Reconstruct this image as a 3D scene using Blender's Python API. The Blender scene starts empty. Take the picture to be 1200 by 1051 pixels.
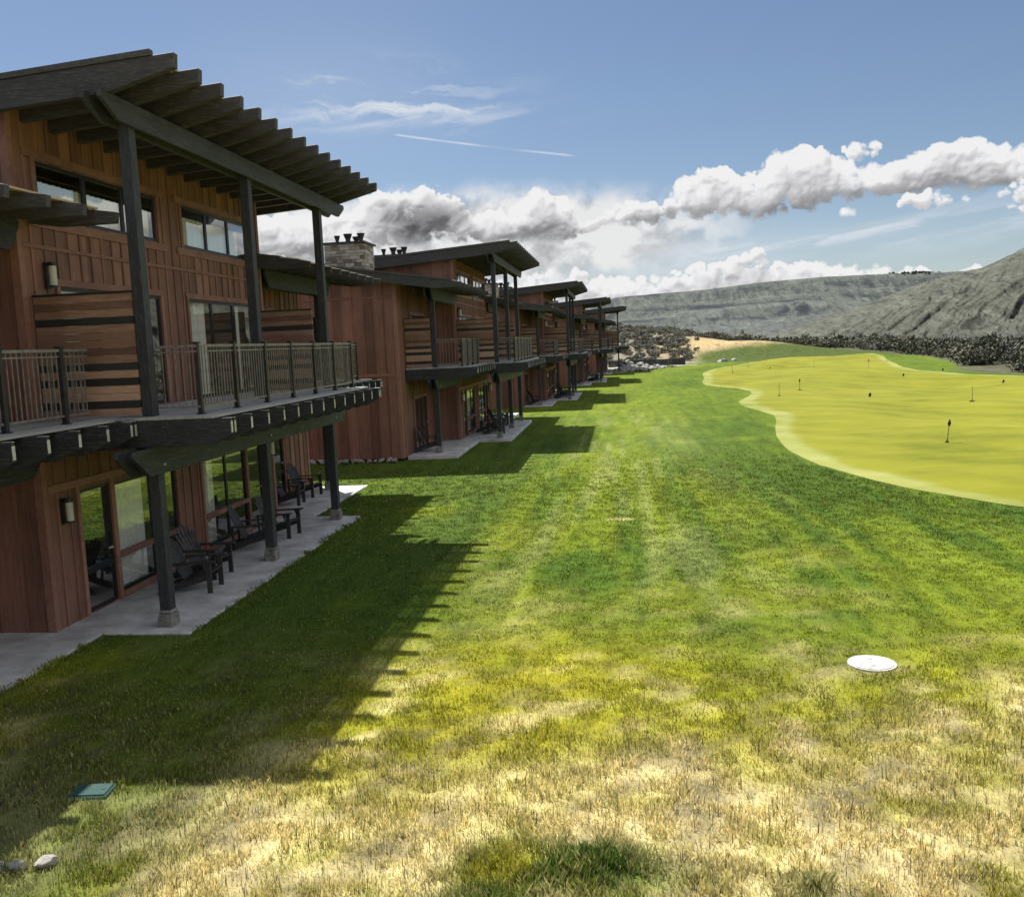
import bpy, bmesh, math, random
import numpy as np
from mathutils import Matrix, Vector
random.seed(7); RNG = np.random.default_rng(11)
SC = bpy.context.scene; COL = SC.collection
PI = math.pi

# ------------------------------------------------------------------ noise
def _hash(ix, iy, seed):
    h = (ix.astype(np.int64)*374761393 + iy.astype(np.int64)*668265263 + seed*974711) & 0x7fffffff
    h = ((h ^ (h >> 13))*1274126177) & 0x7fffffff
    h = (h ^ (h >> 16)) & 0x7fffffff
    return h/float(0x7fffffff)
def vnoise(x, y, seed=0):
    x = np.asarray(x, float); y = np.asarray(y, float)
    ix = np.floor(x); iy = np.floor(y); fx = x-ix; fy = y-iy
    u = fx*fx*fx*(fx*(fx*6-15)+10); v = fy*fy*fy*(fy*(fy*6-15)+10)
    a = _hash(ix, iy, seed); b = _hash(ix+1, iy, seed); c = _hash(ix, iy+1, seed); d = _hash(ix+1, iy+1, seed)
    return (a*(1-u)+b*u)*(1-v) + (c*(1-u)+d*u)*v
def fbm(x, y, seed=0, octv=4, gain=.5):
    s = 0; a = 1; t = 0
    for k in range(octv):
        s = s + a*vnoise(x*2**k+17.3*k, y*2**k-9.1*k, seed+k); t += a; a *= gain
    return s/t
def S(a, b, x):
    t = np.clip((np.asarray(x, float)-a)/(b-a), 0, 1); return t*t*(3-2*t)

# ------------------------------------------------------------------ mesh helpers
class MB:
    def __init__(s): s.v = []; s.f = []; s.m = []; s.cur = 0
    def poly(s, pts):
        b = len(s.v); s.v += [tuple(p) for p in pts]; s.f.append(tuple(range(b, b+len(pts)))); s.m.append(s.cur)
    def hexa(s, p):            # 8 corners: bottom 4 ccw, top 4 ccw
        b = len(s.v); s.v += [tuple(q) for q in p]
        for f in ((3,2,1,0),(4,5,6,7),(0,1,5,4),(1,2,6,5),(2,3,7,6),(3,0,4,7)):
            s.f.append(tuple(b+i for i in f)); s.m.append(s.cur)
    def box(s, x0, x1, y0, y1, z0, z1):
        if x0 > x1: x0, x1 = x1, x0
        if y0 > y1: y0, y1 = y1, y0
        s.hexa([(x0,y0,z0),(x1,y0,z0),(x1,y1,z0),(x0,y1,z0),(x0,y0,z1),(x1,y0,z1),(x1,y1,z1),(x0,y1,z1)])
    def prism(s, poly, y0, y1):   # polygon in XZ (ccw seen from -Y) extruded along Y
        b = len(s.v); n = len(poly)
        s.v += [(x, y0, z) for x, z in poly] + [(x, y1, z) for x, z in poly]
        s.f.append(tuple(b+i for i in range(n))); s.m.append(s.cur)
        s.f.append(tuple(b+n+i for i in reversed(range(n)))); s.m.append(s.cur)
        for i in range(n):
            j = (i+1) % n
            s.f.append((b+j, b+i, b+n+i, b+n+j)); s.m.append(s.cur)
    def prismx(s, poly, x0, x1):  # polygon in YZ (ccw seen from +X) extruded along X
        b = len(s.v); n = len(poly)
        s.v += [(x1, y, z) for y, z in poly] + [(x0, y, z) for y, z in poly]
        s.f.append(tuple(b+i for i in range(n))); s.m.append(s.cur)
        s.f.append(tuple(b+n+i for i in reversed(range(n)))); s.m.append(s.cur)
        for i in range(n):
            j = (i+1) % n
            s.f.append((b+j, b+i, b+n+i, b+n+j)); s.m.append(s.cur)
    def bar(s, p0, p1, w, h, up=(0,0,1)):
        p0 = Vector(p0); p1 = Vector(p1); d = (p1-p0).normalized(); u = Vector(up)
        r = d.cross(u).normalized(); u = r.cross(d).normalized()
        r = r*w/2; u = u*h/2
        s.hexa([p0-r-u, p0+r-u, p1+r-u, p1-r-u, p0-r+u, p0+r+u, p1+r+u, p1-r+u])
    def cyl(s, p0, p1, r0, r1=None, n=12, cap=True):
        r1 = r0 if r1 is None else r1
        p0 = Vector(p0); p1 = Vector(p1); d = (p1-p0).normalized()
        a = d.cross(Vector((0,0,1)) if abs(d.z) < .9 else Vector((1,0,0))).normalized(); c = d.cross(a)
        b = len(s.v)
        for p, r in ((p0,r0),(p1,r1)):
            for i in range(n):
                t = 2*PI*i/n; s.v.append(tuple(p+a*(r*math.cos(t))+c*(r*math.sin(t))))
        for i in range(n):
            j = (i+1) % n; s.f.append((b+i, b+j, b+n+j, b+n+i)); s.m.append(s.cur)
        if cap:
            s.f.append(tuple(b+i for i in reversed(range(n)))); s.m.append(s.cur)
            s.f.append(tuple(b+n+i for i in range(n))); s.m.append(s.cur)
    def build(s, name, mats, parent=None, org=(0,0,0), bevel=0, smooth=False):
        me = bpy.data.meshes.new(name)
        o0 = Vector(org)
        me.from_pydata([(a-o0.x, b-o0.y, c-o0.z) for a, b, c in s.v], [], s.f)
        if not isinstance(mats, (list, tuple)): mats = [mats]
        for m in mats: me.materials.append(m)
        if len(mats) > 1: me.polygons.foreach_set('material_index', s.m)
        if smooth: me.polygons.foreach_set('use_smooth', [True]*len(s.f))
        me.update()
        bb = bmesh.new(); bb.from_mesh(me); bmesh.ops.recalc_face_normals(bb, faces=bb.faces); bb.to_mesh(me); bb.free()
        o = bpy.data.objects.new(name, me); COL.objects.link(o)
        if parent: o.parent = parent
        if bevel:
            bv = o.modifiers.new('bevel', 'BEVEL'); bv.width = bevel; bv.segments = 1; bv.limit_method = 'ANGLE'
        return o
def np_mesh(name, verts, faces, mat, k, col=None, smooth=False, kind=None):
    me = bpy.data.meshes.new(name); n = len(verts); nf = len(faces)
    me.vertices.add(n); me.vertices.foreach_set('co', np.ascontiguousarray(verts, np.float32).ravel())
    me.loops.add(nf*k); me.loops.foreach_set('vertex_index', np.ascontiguousarray(faces, np.int32).ravel())
    me.polygons.add(nf); me.polygons.foreach_set('loop_start', np.arange(0, nf*k, k, dtype=np.int32))
    me.polygons.foreach_set('loop_total', np.full(nf, k, np.int32))
    if smooth: me.polygons.foreach_set('use_smooth', np.ones(nf, bool))
    me.update(calc_edges=True)
    if col is not None:
        a = me.color_attributes.new('tint', 'FLOAT_COLOR', 'POINT')
        c4 = np.ones((n,4), np.float32); c4[:,:3] = col; a.data.foreach_set('color', c4.ravel())
    me.materials.append(mat)
    o = bpy.data.objects.new(name, me); COL.objects.link(o)
    if kind: o['kind'] = kind
    return o
def tag(o, label, cat, group=None, kind=None):
    o['label'] = label; o['category'] = cat
    if group: o['group'] = group
    if kind: o['kind'] = kind
    return o
def empty(name, loc, rz=0):
    o = bpy.data.objects.new(name, None); COL.objects.link(o); o.location = loc; o.rotation_euler = (0,0,rz)
    o.empty_display_size = .2
    return o
def copy_tree(o, parent=None):
    c = o.copy(); COL.objects.link(c)
    if parent: c.parent = parent
    for ch in list(o.children): copy_tree(ch, c)
    return c

# ------------------------------------------------------------------ materials
class NT:
    def __init__(s, tree): s.t = tree; s.L = tree.links
    def n(s, typ, **kw):
        nd = s.t.nodes.new(typ)
        for k, v in kw.items(): setattr(nd, k, v)
        return nd
    def set(s, sock, v):
        if hasattr(v, 'is_output'): s.L.new(v, sock)
        else: sock.default_value = v
    def math(s, op, a, b=0.0, c=0.0, clamp=False):
        nd = s.n('ShaderNodeMath', operation=op); nd.use_clamp = clamp
        s.set(nd.inputs[0], a); s.set(nd.inputs[1], b)
        if op in ('MULTIPLY_ADD','SMOOTH_MIN','SMOOTH_MAX','COMPARE'): s.set(nd.inputs[2], c)
        return nd.outputs[0]
    def add(s, a, b): return s.math('ADD', a, b)
    def sub(s, a, b): return s.math('SUBTRACT', a, b)
    def mul(s, a, b): return s.math('MULTIPLY', a, b)
    def sstep(s, a, b, x):
        nd = s.n('ShaderNodeMapRange', interpolation_type='SMOOTHSTEP')
        s.set(nd.inputs['Value'], x); s.set(nd.inputs['From Min'], a); s.set(nd.inputs['From Max'], b)
        return nd.outputs[0]
    def mix(s, f, a, b, blend='MIX'):
        nd = s.n('ShaderNodeMix', data_type='RGBA', blend_type=blend)
        s.set(nd.inputs[0], f); s.set(nd.inputs[6], a if hasattr(a,'is_output') else (*a,1)); s.set(nd.inputs[7], b if hasattr(b,'is_output') else (*b,1))
        return nd.outputs[2]
    def xyz(s, x, y, z=0.0):
        nd = s.n('ShaderNodeCombineXYZ'); s.set(nd.inputs[0], x); s.set(nd.inputs[1], y); s.set(nd.inputs[2], z); return nd.outputs[0]
    def scalev(s, vec, sc):
        nd = s.n('ShaderNodeVectorMath', operation='MULTIPLY'); s.set(nd.inputs[0], vec); nd.inputs[1].default_value = sc; return nd.outputs[0]
    def noise(s, vec, scale, detail=4, rough=.55, dim='3D', dist=0):
        nd = s.n('ShaderNodeTexNoise', noise_dimensions=dim)
        if vec is not None: s.set(nd.inputs['Vector'], vec)
        nd.inputs['Scale'].default_value = scale; nd.inputs['Detail'].default_value = detail
        nd.inputs['Roughness'].default_value = rough; nd.inputs['Distortion'].default_value = dist
        return nd.outputs['Fac']
    def ramp(s, f, stops, interp='LINEAR'):
        nd = s.n('ShaderNodeValToRGB'); cr = nd.color_ramp; cr.interpolation = interp
        while len(cr.elements) < len(stops): cr.elements.new(.5)
        for e, (p, c) in zip(cr.elements, stops): e.position = p; e.color = (*c, 1)
        s.set(nd.inputs[0], f); return nd.outputs[0]
def new_mat(name):
    m = bpy.data.materials.new(name); m.use_nodes = True; m.node_tree.nodes.clear()
    t = NT(m.node_tree); out = t.n('ShaderNodeOutputMaterial'); b = t.n('ShaderNodeBsdfPrincipled')
    t.L.new(b.outputs[0], out.inputs[0]); return m, t, b, out
def geo(t): return t.n('ShaderNodeNewGeometry')
def objco(t): return t.n('ShaderNodeTexCoord').outputs['Object']
def bump(t, b, h, strength=.4, dist=.01):
    nd = t.n('ShaderNodeBump'); nd.inputs['Strength'].default_value = strength; nd.inputs['Distance'].default_value = dist
    t.set(nd.inputs['Height'], h); t.L.new(nd.outputs[0], b.inputs['Normal'])
def wood(name, c0, c1, grain=(1,1,1), rough=.65, island=.35, bs=.35, wear=None):
    m, t, b, _ = new_mat(name)
    co = t.scalev(objco(t), grain)
    g = t.noise(co, 1.0, 6, .65, dist=.6)
    rnd = geo(t).outputs['Random Per Island']
    big = t.noise(objco(t), .9, 4, .6)
    f = t.math('ADD', t.mul(g, .75), t.mul(t.sub(rnd, .5), island))
    f = t.add(f, t.mul(t.sub(big, .5), .5))
    c = t.ramp(f, [(.2, c0), (.75, c1)])
    if wear:
        w = t.noise(t.scalev(objco(t), tuple(3*q for q in grain)), 1.3, 5, .75)
        c = t.mix(t.math('MULTIPLY', t.sstep(.50, .68, w), .6), c, wear)
    t.L.new(c, b.inputs['Base Color']); b.inputs['Roughness'].default_value = rough
    bump(t, b, g, bs*1.1, .006)
    return m
M = {}
M['siding'] = wood('red_siding', (.125,.058,.042), (.35,.175,.125), (22,22,1.4), .62, .36, wear=(.13,.062,.05))
M['trim'] = wood('red_trim', (.18,.085,.064), (.36,.185,.138), (14,3,6), .62, .3)
M['timber'] = wood('charcoal_timber', (.006,.008,.010), (.036,.040,.046), (1.4,18,18), .6, .35, wear=(.12,.125,.13))
M['post'] = wood('charcoal_post', (.006,.008,.010), (.036,.041,.047), (20,20,1.3), .6, .3, wear=(.12,.125,.13))
M['beam'] = wood('charcoal_beam', (.012,.015,.018), (.055,.061,.067), (16,1.1,16), .6, .25, wear=(.12,.12,.115))
M['rafter'] = wood('weathered_rafter', (.009,.009,.011), (.055,.054,.055), (1.3,16,18), .65, .5, wear=(.16,.15,.14))
M['roofing'] = wood('roof_board', (.03,.029,.029), (.095,.09,.087), (2,8,20), .7, .3, wear=(.22,.20,.185))
M['slat'] = wood('pale_slat', (.42,.32,.22), (.62,.50,.37), (2,9,9), .7, .3)
M['deck'] = wood('grey_decking', (.28,.285,.295), (.52,.52,.52), (9,1.2,9), .7, .4)
M['plank_tan'] = wood('tan_plank', (.20,.11,.075), (.46,.295,.21), (2,9,18), .65, .6, wear=(.17,.085,.055))
M['plank_brown'] = wood('brown_plank', (.11,.058,.040), (.28,.155,.108), (2,9,18), .65, .5)
M['plank_black'] = wood('black_plank', (.012,.012,.012), (.032,.030,.028), (2,9,18), .6, .3)
M['chair'] = wood('chair_wood', (.012,.012,.013), (.045,.043,.042), (6,6,10), .5, .4, wear=(.10,.10,.10))
def simple(name, col, rough=.6, metal=0, nscale=8, var=.35, bs=0, em=None):
    m, t, b, _ = new_mat(name)
    n = t.noise(objco(t), nscale, 5, .6)
    lo = tuple(c*(1-var) for c in col); hi = tuple(min(1, c*(1+var)) for c in col)
    t.L.new(t.ramp(n, [(.3, lo), (.7, hi)]), b.inputs['Base Color'])
    b.inputs['Roughness'].default_value = rough; b.inputs['Metallic'].default_value = metal
    if bs: bump(t, b, n, bs, .01)
    return m
M['frame'] = simple('black_frame', (.012,.012,.013), .4)
M['metal'] = simple('bronze_metal', (.030,.028,.028), .4, .3)
M['baluster'] = simple('baluster_metal', (.25,.23,.215), .38, .6)
M['bolt'] = simple('galvanised_bracket', (.55,.55,.53), .45, .5)
M['concrete'] = simple('concrete', (.47,.475,.485), .85, 0, 1.7, .36, .2)
M['pedestal'] = simple('stone_pedestal', (.20,.19,.18), .9, 0, 9, .5, .5)
M['white'] = simple('white_concrete', (.72,.71,.69), .8, 0, 14, .14, .3)
M['curtain'] = simple('cream_curtain', (.94,.94,.90), .9, 0, 3, .03)
M['room'] = simple('room_wall', (.30,.27,.22), .9, 0, 2, .1)
M['lampglass'] = simple('frosted_glass', (.55,.54,.49), .5, 0, 9, .08)
M['flue'] = simple('flue_metal', (.045,.044,.044), .45, .5)
M['teal'] = simple('green_plastic', (.010,.050,.043), .85, 0, 20, .15)
M['pole'] = simple('dark_pole', (.02,.02,.022), .4)
M['flagcloth'] = simple('navy_cloth', (.02,.02,.03), .8)
def stone_mat(name, stops, ns=7):
    m, t, b, _ = new_mat(name)
    r = geo(t).outputs['Random Per Island']; n = t.noise(objco(t), ns, 6, .65)
    c = t.ramp(t.add(t.mul(r, .7), t.mul(n, .3)), stops)
    c = t.mix(t.sstep(.5,.75,t.noise(objco(t), ns*3, 4, .7)), c, t.mix(.5, c, (.03,.03,.03)))
    t.L.new(c, b.inputs['Base Color']); b.inputs['Roughness'].default_value = .9
    bump(t, b, n, .6, .02); return m
M['ledger'] = stone_mat('ledger_stone', [(.1,(.10,.09,.08)),(.35,(.26,.225,.18)),(.6,(.40,.35,.28)),(.9,(.52,.50,.46))])
M['rock'] = stone_mat('grey_rock', [(.1,(.09,.088,.086)),(.5,(.20,.195,.19)),(.9,(.34,.335,.33))], 5)
M['boulder'] = stone_mat('pale_boulder', [(.1,(.22,.205,.185)),(.5,(.34,.32,.29)),(.9,(.48,.46,.43))], 9)
def glass_mat():
    m = bpy.data.materials.new('window_glass'); m.use_nodes = True; m.node_tree.nodes.clear()
    t = NT(m.node_tree); out = t.n('ShaderNodeOutputMaterial')
    tr = t.n('ShaderNodeBsdfTransparent'); tr.inputs[0].default_value = (.98,.99,.985,1)
    gl = t.n('ShaderNodeBsdfGlossy'); gl.inputs['Roughness'].default_value = .015; gl.inputs[0].default_value = (1,1,1,1)
    fr = t.n('ShaderNodeFresnel'); fr.inputs[0].default_value = 1.6
    bf = geo(t).outputs['Backfacing']; f = t.math('MULTIPLY', t.math('ADD', t.mul(fr.outputs[0], .95), .23, clamp=True), t.sub(1.0, bf))
    wob = t.noise(objco(t), .8, 2, .5); nd = t.n('ShaderNodeBump'); nd.inputs['Strength'].default_value = .02; nd.inputs['Distance'].default_value = .02
    t.L.new(wob, nd.inputs['Height']); t.L.new(nd.outputs[0], gl.inputs['Normal'])
    mx = t.n('ShaderNodeMixShader'); t.L.new(f, mx.inputs[0]); t.L.new(tr.outputs[0], mx.inputs[1]); t.L.new(gl.outputs[0], mx.inputs[2])
    t.L.new(mx.outputs[0], out.inputs[0]); return m
M['glass'] = glass_mat()
# ------------------------------------------------------------------ the lodge (built once, then copied)
OX, OY = -8.88, 17.6                 # root point: base of the main facade
FX, WX = -8.88, -10.04               # main and wing facade planes
Y0, Y1 = 13.0, 22.4                  # main block
W0, W1 = 7.1, 28.3                   # outer ends of the two wings
BACK = -19.5
SL, SLW = .07, -.153                 # roof pitches (per metre of X)
def zr(x): return 8.40 + SL*(x+6.0)                                         # rafter top, main roof
def zw(x): return 6.42 + SLW*(x+7.45)                                        # rafter top, wing roof
ORG = (OX, OY, 0)
def make_lodge():
    root = empty('lodge_building', ORG)
    def B(mb, name, mat, parent=root, **k): return mb.build(name, mat, parent, ORG, **k)
    # openings on planes: (y0,y1,z0,z1)
    main_open = [(13.93,14.83,.06,2.13),(14.97,17.2,.16,2.10),(18.4,20.62,.16,2.08),(20.76,21.62,.06,2.08),
                 (13.95,17.2,3.36,5.42),(18.4,21.74,3.36,5.42),(13.6,17.3,6.48,7.33),(18.37,21.84,6.48,7.33)]
    near_open = [(9.3,11.6,.06,2.1),(9.3,11.9,3.36,5.42)]
    far_open = [(23.8,26.1,.06,2.1),(23.5,26.1,3.36,5.42)]
    wall = MB()
    def zsub(z0, z1, ops):
        out = [(z0, z1)]
        for a, b in ops:
            nx = []
            for p, q in out:
                if b <= p or a >= q: nx.append((p, q)); continue
                if a > p: nx.append((p, a))
                if b < q: nx.append((b, q))
            out = nx
        return out
    def facade(X, ya, yb, top, ops, step):
        n = int(round((yb-ya)/step)); bat = [ya+(yb-ya)*i/n for i in range(n+1)]
        br = sorted(set([round(y, 4) for y in bat] + [y for o in ops for y in o[:2]]))
        for a, b in zip(br[:-1], br[1:]):
            if b-a < .004: continue
            mid = (a+b)/2
            for p, q in zsub(0, top, [(o[2], o[3]) for o in ops if o[0] < mid < o[1]]):
                wall.box(X-.06, X, a+.002, b-.002, p, q)
        for y in bat[1:-1]:
            for p, q in zsub(0, top, [(o[2]-.1, o[3]+.1) for o in ops if o[0]-.12 < y < o[1]+.12]):
                wall.box(X+.001, X+.022, y-.022, y+.022, p, q)
    facade(FX, Y0, Y1, 8.17, main_open, .32)
    facade(WX, W0, Y0-.02, 6.80, near_open, .40)
    facade(WX, Y1+.02, W1, 6.80, far_open, .40)
    def side(Y, xa, xb, sgn, topf, step=.40, zb=0):
        n = int(round((xa-xb)/step))
        for i in range(n):
            x0 = xa-(xa-xb)*i/n; x1 = xa-(xa-xb)*(i+1)/n
            y0, y1 = (Y, Y+.06) if sgn < 0 else (Y-.06, Y)
            wall.hexa([(x1+.002,y0,zb),(x0-.002,y0,zb),(x0-.002,y1,zb),(x1+.002,y1,zb),
                       (x1+.002,y0,topf(x1)),(x0-.002,y0,topf(x0)),(x0-.002,y1,topf(x0)),(x1+.002,y1,topf(x1))])
            if i:
                ys = (Y-.022, Y-.001) if sgn < 0 else (Y+.001, Y+.022)
                wall.box(x0-.022, x0+.022, ys[0], ys[1], zb, topf(x0)-.02)
    tm = lambda x: zr(x)-.03
    tw = lambda x: zw(x)-.03
    side(Y0, FX-.065, BACK, -1, tm); side(Y1, FX-.065, BACK, 1, tm)
    side(W0, WX-.065, BACK+1, -1, tw); side(W1, WX-.065, BACK+1, 1, tw)
    wall.box(BACK-.06, BACK, Y0, Y1, 0, 7.4); wall.box(BACK+.94, BACK+1, W0, Y0, 0, 7.9); wall.box(BACK+.94, BACK+1, Y1, W1, 0, 7.9)
    B(wall, 'wall', M['siding'])
    # trim boards: corner boards, belt courses, casings
    tr = MB()
    for X, Ya, Yb, top in ((FX, Y0, Y1, 8.15), (WX, W0, W1, 6.78)):
        for yy, s in ((Ya, -1), (Yb, 1)):
            tr.box(X-.11, X+.026, yy-.028 if s < 0 else yy-.09, yy+.09 if s < 0 else yy+.028, 0, top)
    def hband(X, a, b, z, h=.10, t=.03):
        tr.box(X+.002, X+t, a, b, z, z+h)
    g = .10
    for (a, b, z0, z1) in main_open:
        if z1 > 7:
            hband(FX, a-.3, b+.35, z1+.02, .13, .034); hband(FX, a-.3, b+.35, z0-.17, .14, .034)
            tr.box(FX+.002, FX+.033, a-.12, a-.02, z0-.03, z1+.02); tr.box(FX+.002, FX+.033, b+.02, b+.12, z0-.03, z1+.02)
        elif z0 > 3:
            hband(FX, a-.12, b+.12, z1+.01, .11, .034)
            tr.box(FX+.002, FX+.033, a-.10, a-.01, z0, z1+.01); tr.box(FX+.002, FX+.033, b+.01, b+.10, z0, z1+.01)
    hband(FX, Y0+.1, Y1-.1, 5.98, .055); hband(FX, Y0+.1, Y1-.1, 2.2, .12, .034)
    for a, b in ((13.83,13.92),(14.84,14.96),(17.21,17.31),(18.29,18.39),(20.63,20.75),(21.63,21.73)):
        tr.box(FX+.002, FX+.034, a, b, .02, 2.2)
    for a, b, zz in ((14.97,17.2,.76),(18.4,20.62,.76),(14.97,17.2,.06),(18.4,20.62,.06)): tr.box(FX-.05, FX+.045, a, b, zz, zz+.10)
    for ops in (near_open, far_open):
        for (a, b, z0, z1) in ops:
            hband(WX, a-.1, b+.1, z1+.01, .11, .034)
            tr.box(WX+.002, WX+.033, a-.10, a-.01, z0, z1+.01); tr.box(WX+.002, WX+.033, b+.01, b+.10, z0, z1+.01)
    for yy, s in ((W0, -1), (W1, 1)):
        y0, y1 = (yy-.03, yy-.003) if s < 0 else (yy+.003, yy+.03)
        tr.box(BACK+1.2, WX-.115, y0, y1, 3.1, 3.22); tr.box(BACK+1.2, WX-.115, y0, y1, 6.0, 6.07)
    B(tr, 'trim', M['trim'])
    # rooms behind the glass
    rm = MB()
    for (xa, ya, yb, zs) in ((FX-.1, Y0+.1, Y1-.1, (.03, 3.2, 5.9, 7.7)), (WX-.1, W0+.1, Y0-.1, (.03,3.2,6.0)), (WX-.1, Y1+.1, W1-.1, (.03,3.2,6.0))):
        for z in zs: rm.box(BACK+2, xa, ya, yb, z, z+.05)
        rm.box(BACK+3.5, BACK+3.6, ya, yb, .03, zs[-1]); rm.box(BACK+2, xa, ya, ya+.04, .03, zs[-1]); rm.box(BACK+2, xa, yb-.04, yb, .03, zs[-1])
    rm.box(BACK+2, FX-.1, 17.7, 17.8, .03, 7.7)
    B(rm, 'interior', M['room'])
    # windows and doors
    def window(X, y0, y1, z0, z1, divs, rail=None, curt=(), name='window', handle=False, lowcurt=False):
        fr = MB(); pn = MB(); w = .055; xi, xo = X-.055, X-.008
        fr.box(xi, xo, y0, y1, z1-w, z1); fr.box(xi, xo, y0, y1, z0, z0+w)
        fr.box(xi, xo, y0, y0+w, z0+w, z1-w); fr.box(xi, xo, y1-w, y1, z0+w, z1-w)
        for d in divs:
            yy = y0+(y1-y0)*d; fr.box(xi, xo, yy-.045, yy+.045, z0+w, z1-w)
        if rail: fr.box(xi+.004, xo+.012, y0+w, y1-w, rail-.05, rail+.05)
        f = B(fr, name, M['frame'])
        pn.box(X-.040, X-.030, y0+.02, y1-.02, z0+.02, z1-.02)
        B(pn, 'pane', M['glass'], f)
        for a, b, ztop, zbot in curt:
            cm = MB(); n = max(6, int((b-a)/.035)); pts = []
            for i in range(n+1):
                yy = a+(b-a)*i/n; pts.append((X-.11+.035*math.sin(i*1.35+a)+.012*math.sin(i*.5), yy))
            for (xa, ya), (xb, yb) in zip(pts[:-1], pts[1:]):
                cm.poly([(xa,ya,zbot),(xb,yb,zbot),(xb,yb,ztop),(xa,ya,ztop)])
            B(cm, 'curtain', M['curtain'], f, smooth=False)
        if handle:
            h = MB(); h.box(X+.0, X+.05, y1-.14, y1-.11, 1.0, 1.03); h.box(X+.035, X+.05, y1-.24, y1-.11, 1.0, 1.03)
            B(h, 'handle', M['bolt'], f)
        return f
    window(FX, *main_open[0], (), .75, name='door', handle=True)
    window(FX, *main_open[1], (.57,), None, ((15.02,16.1,2.05,.2),(16.33,16.72,2.05,.2)))
    window(FX, *main_open[2], (.53,), None, ((18.45,19.05,2.03,.2),))
    window(FX, *main_open[3], (), None, name='door', handle=True)
    window(FX, *main_open[4], (.33,.67), None, ((14.0,14.6,5.38,3.4),))
    window(FX, *main_open[5], (.33,.67), None, ((18.45,19.3,5.38,3.4),(20.9,21.15,5.38,3.4)))
    window(FX, *main_open[6], (.36,.68), None, ((13.7,17.2,7.05,6.5),))
    window(FX, *main_open[7], (.33,.66), None, ((18.5,21.3,7.12,6.5),))
    window(WX, *near_open[0], (.6,), .75, name='door', handle=True); window(WX, *near_open[1], (.33,.67), None, ((9.4,10.0,5.38,3.4),))
    window(WX, *far_open[0], (.4,), .75, name='door', handle=True); window(WX, *far_open[1], (.33,.67), None, ((23.6,24.1,5.38,3.4),))
    # main roof
    RY0, RY1 = 12.63, 23.27
    rf = MB()
    rf.prism([(-6.78,zr(-6.78)),(-6.78,zr(-6.78)+.07),(BACK-.5,zr(BACK-.5)+.07),(BACK-.5,zr(BACK-.5))][::-1], RY0-.06, RY1+.10)
    for yy in (RY0-.09, RY1+.045):
        rf.prism([(-6.32,zr(-6.32)+.002),(-6.32,zr(-6.32)+.082),(BACK-.5,zr(BACK-.5)+.085),(BACK-.5,zr(BACK-.5)+.002)][::-1], yy, yy+.10)
    roof = B(rf, 'roof', M['roofing'])
    sl = MB()
    for k in range(5):
        x = -6.772+.094*k; sl.box(x, x+.076, RY0+.05, RY1-.05, zr(x)+.003, zr(x)+.035)
    B(sl, 'slats', M['slat'], roof)
    for i in range(15):
        y = RY0+(RY1-RY0)*i/14; xb = BACK-.4 if i in (0, 14) else FX-.05
        d = .40 if i in (0,14) else .36
        mb = MB(); mb.prism([(xb,zr(xb)-d),(-7.02,zr(-7.02)-d),(-6.0,zr(-6)-.20),(-5.985,zr(-6)),(xb,zr(xb))], y-.064, y+.064)
        B(mb, 'rafter', M['rafter'], roof, bevel=.008)
    # wing roofs
    for a, b, skip in ((6.55, Y0+.38, 1), (Y1-.40, 28.75, -1)):
        wm = MB()
        wm.prism([(-8.2,zw(-8.2)),(-8.2,zw(-8.2)+.06),(-17,zw(-17)+.06),(-17,zw(-17))][::-1], (a if skip > 0 else Y1+.03), (Y0-.03 if skip > 0 else b))
        edge = a if skip > 0 else b-.1
        wm.prism([(-7.8,zw(-7.8)+.002),(-7.8,zw(-7.8)+.075),(-17,zw(-17)+.078),(-17,zw(-17)+.002)][::-1], edge-.03, edge+.07)
        # short slab piece in front of the main facade
        ya, yb = (Y0-.03, b) if skip > 0 else (a, Y1+.03)
        wm.prism([(-8.2,zw(-8.2)+.001),(-8.2,zw(-8.2)+.058),(FX+.03,zw(FX+.03)+.058),(FX+.03,zw(FX+.03)+.001)][::-1], ya, yb)
        wr = B(wm, 'roof', M['roofing'])
        s2 = MB()
        for k in range(5):
            x = -8.192+.094*k; s2.box(x, x+.076, a+.05, b-.05, zw(x)+.004, zw(x)+.034)
        B(s2, 'slats', M['slat'], wr)
        n = 9
        for i in range(n):
            y = a+.05+(b-a-.1)*i/(n-1); out = (i == 0 and skip > 0) or (i == n-1 and skip < 0)
            hid = (y > Y0-.1 and skip > 0) or (y < Y1+.1 and skip < 0)
            xb = -17 if out else (FX+.03 if hid else WX-.03); d = .34 if out else .30
            mb = MB(); mb.prism([(xb,zw(xb)-d),(-8.35,zw(-8.35)-d),(-7.45,zw(-7.45)-.16),(-7.43,zw(-7.45)),(xb,zw(xb))], y-.05, y+.05)
            B(mb, 'rafter', M['rafter'], wr, bevel=.008)
    # beams
    def beam(x, ya, yb, z0, z1, name='beam', cut=.45):
        mb = MB()
        for dx in (-.165, .095):
            mb.prismx([(ya,z1),(ya,z1-.10),(ya+cut,z0),(yb-cut,z0),(yb,z1-.10),(yb,z1)][::-1], x+dx, x+dx+.07)
        B(mb, name, M['beam'], bevel=.006)
    beam(-7.18, 12.42, 23.75, 7.62, 7.955)
    beam(-7.18, 12.42, 22.95, 2.46, 2.885)
    for a, b in ((7.6, Y0-.07), (Y1+.07, 27.7)):
        beam(-8.93, a, b, 5.88, zw(-8.93)-.31, cut=.25); beam(-8.93, a, b-.0, 2.50, 2.885, cut=.25)
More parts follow.
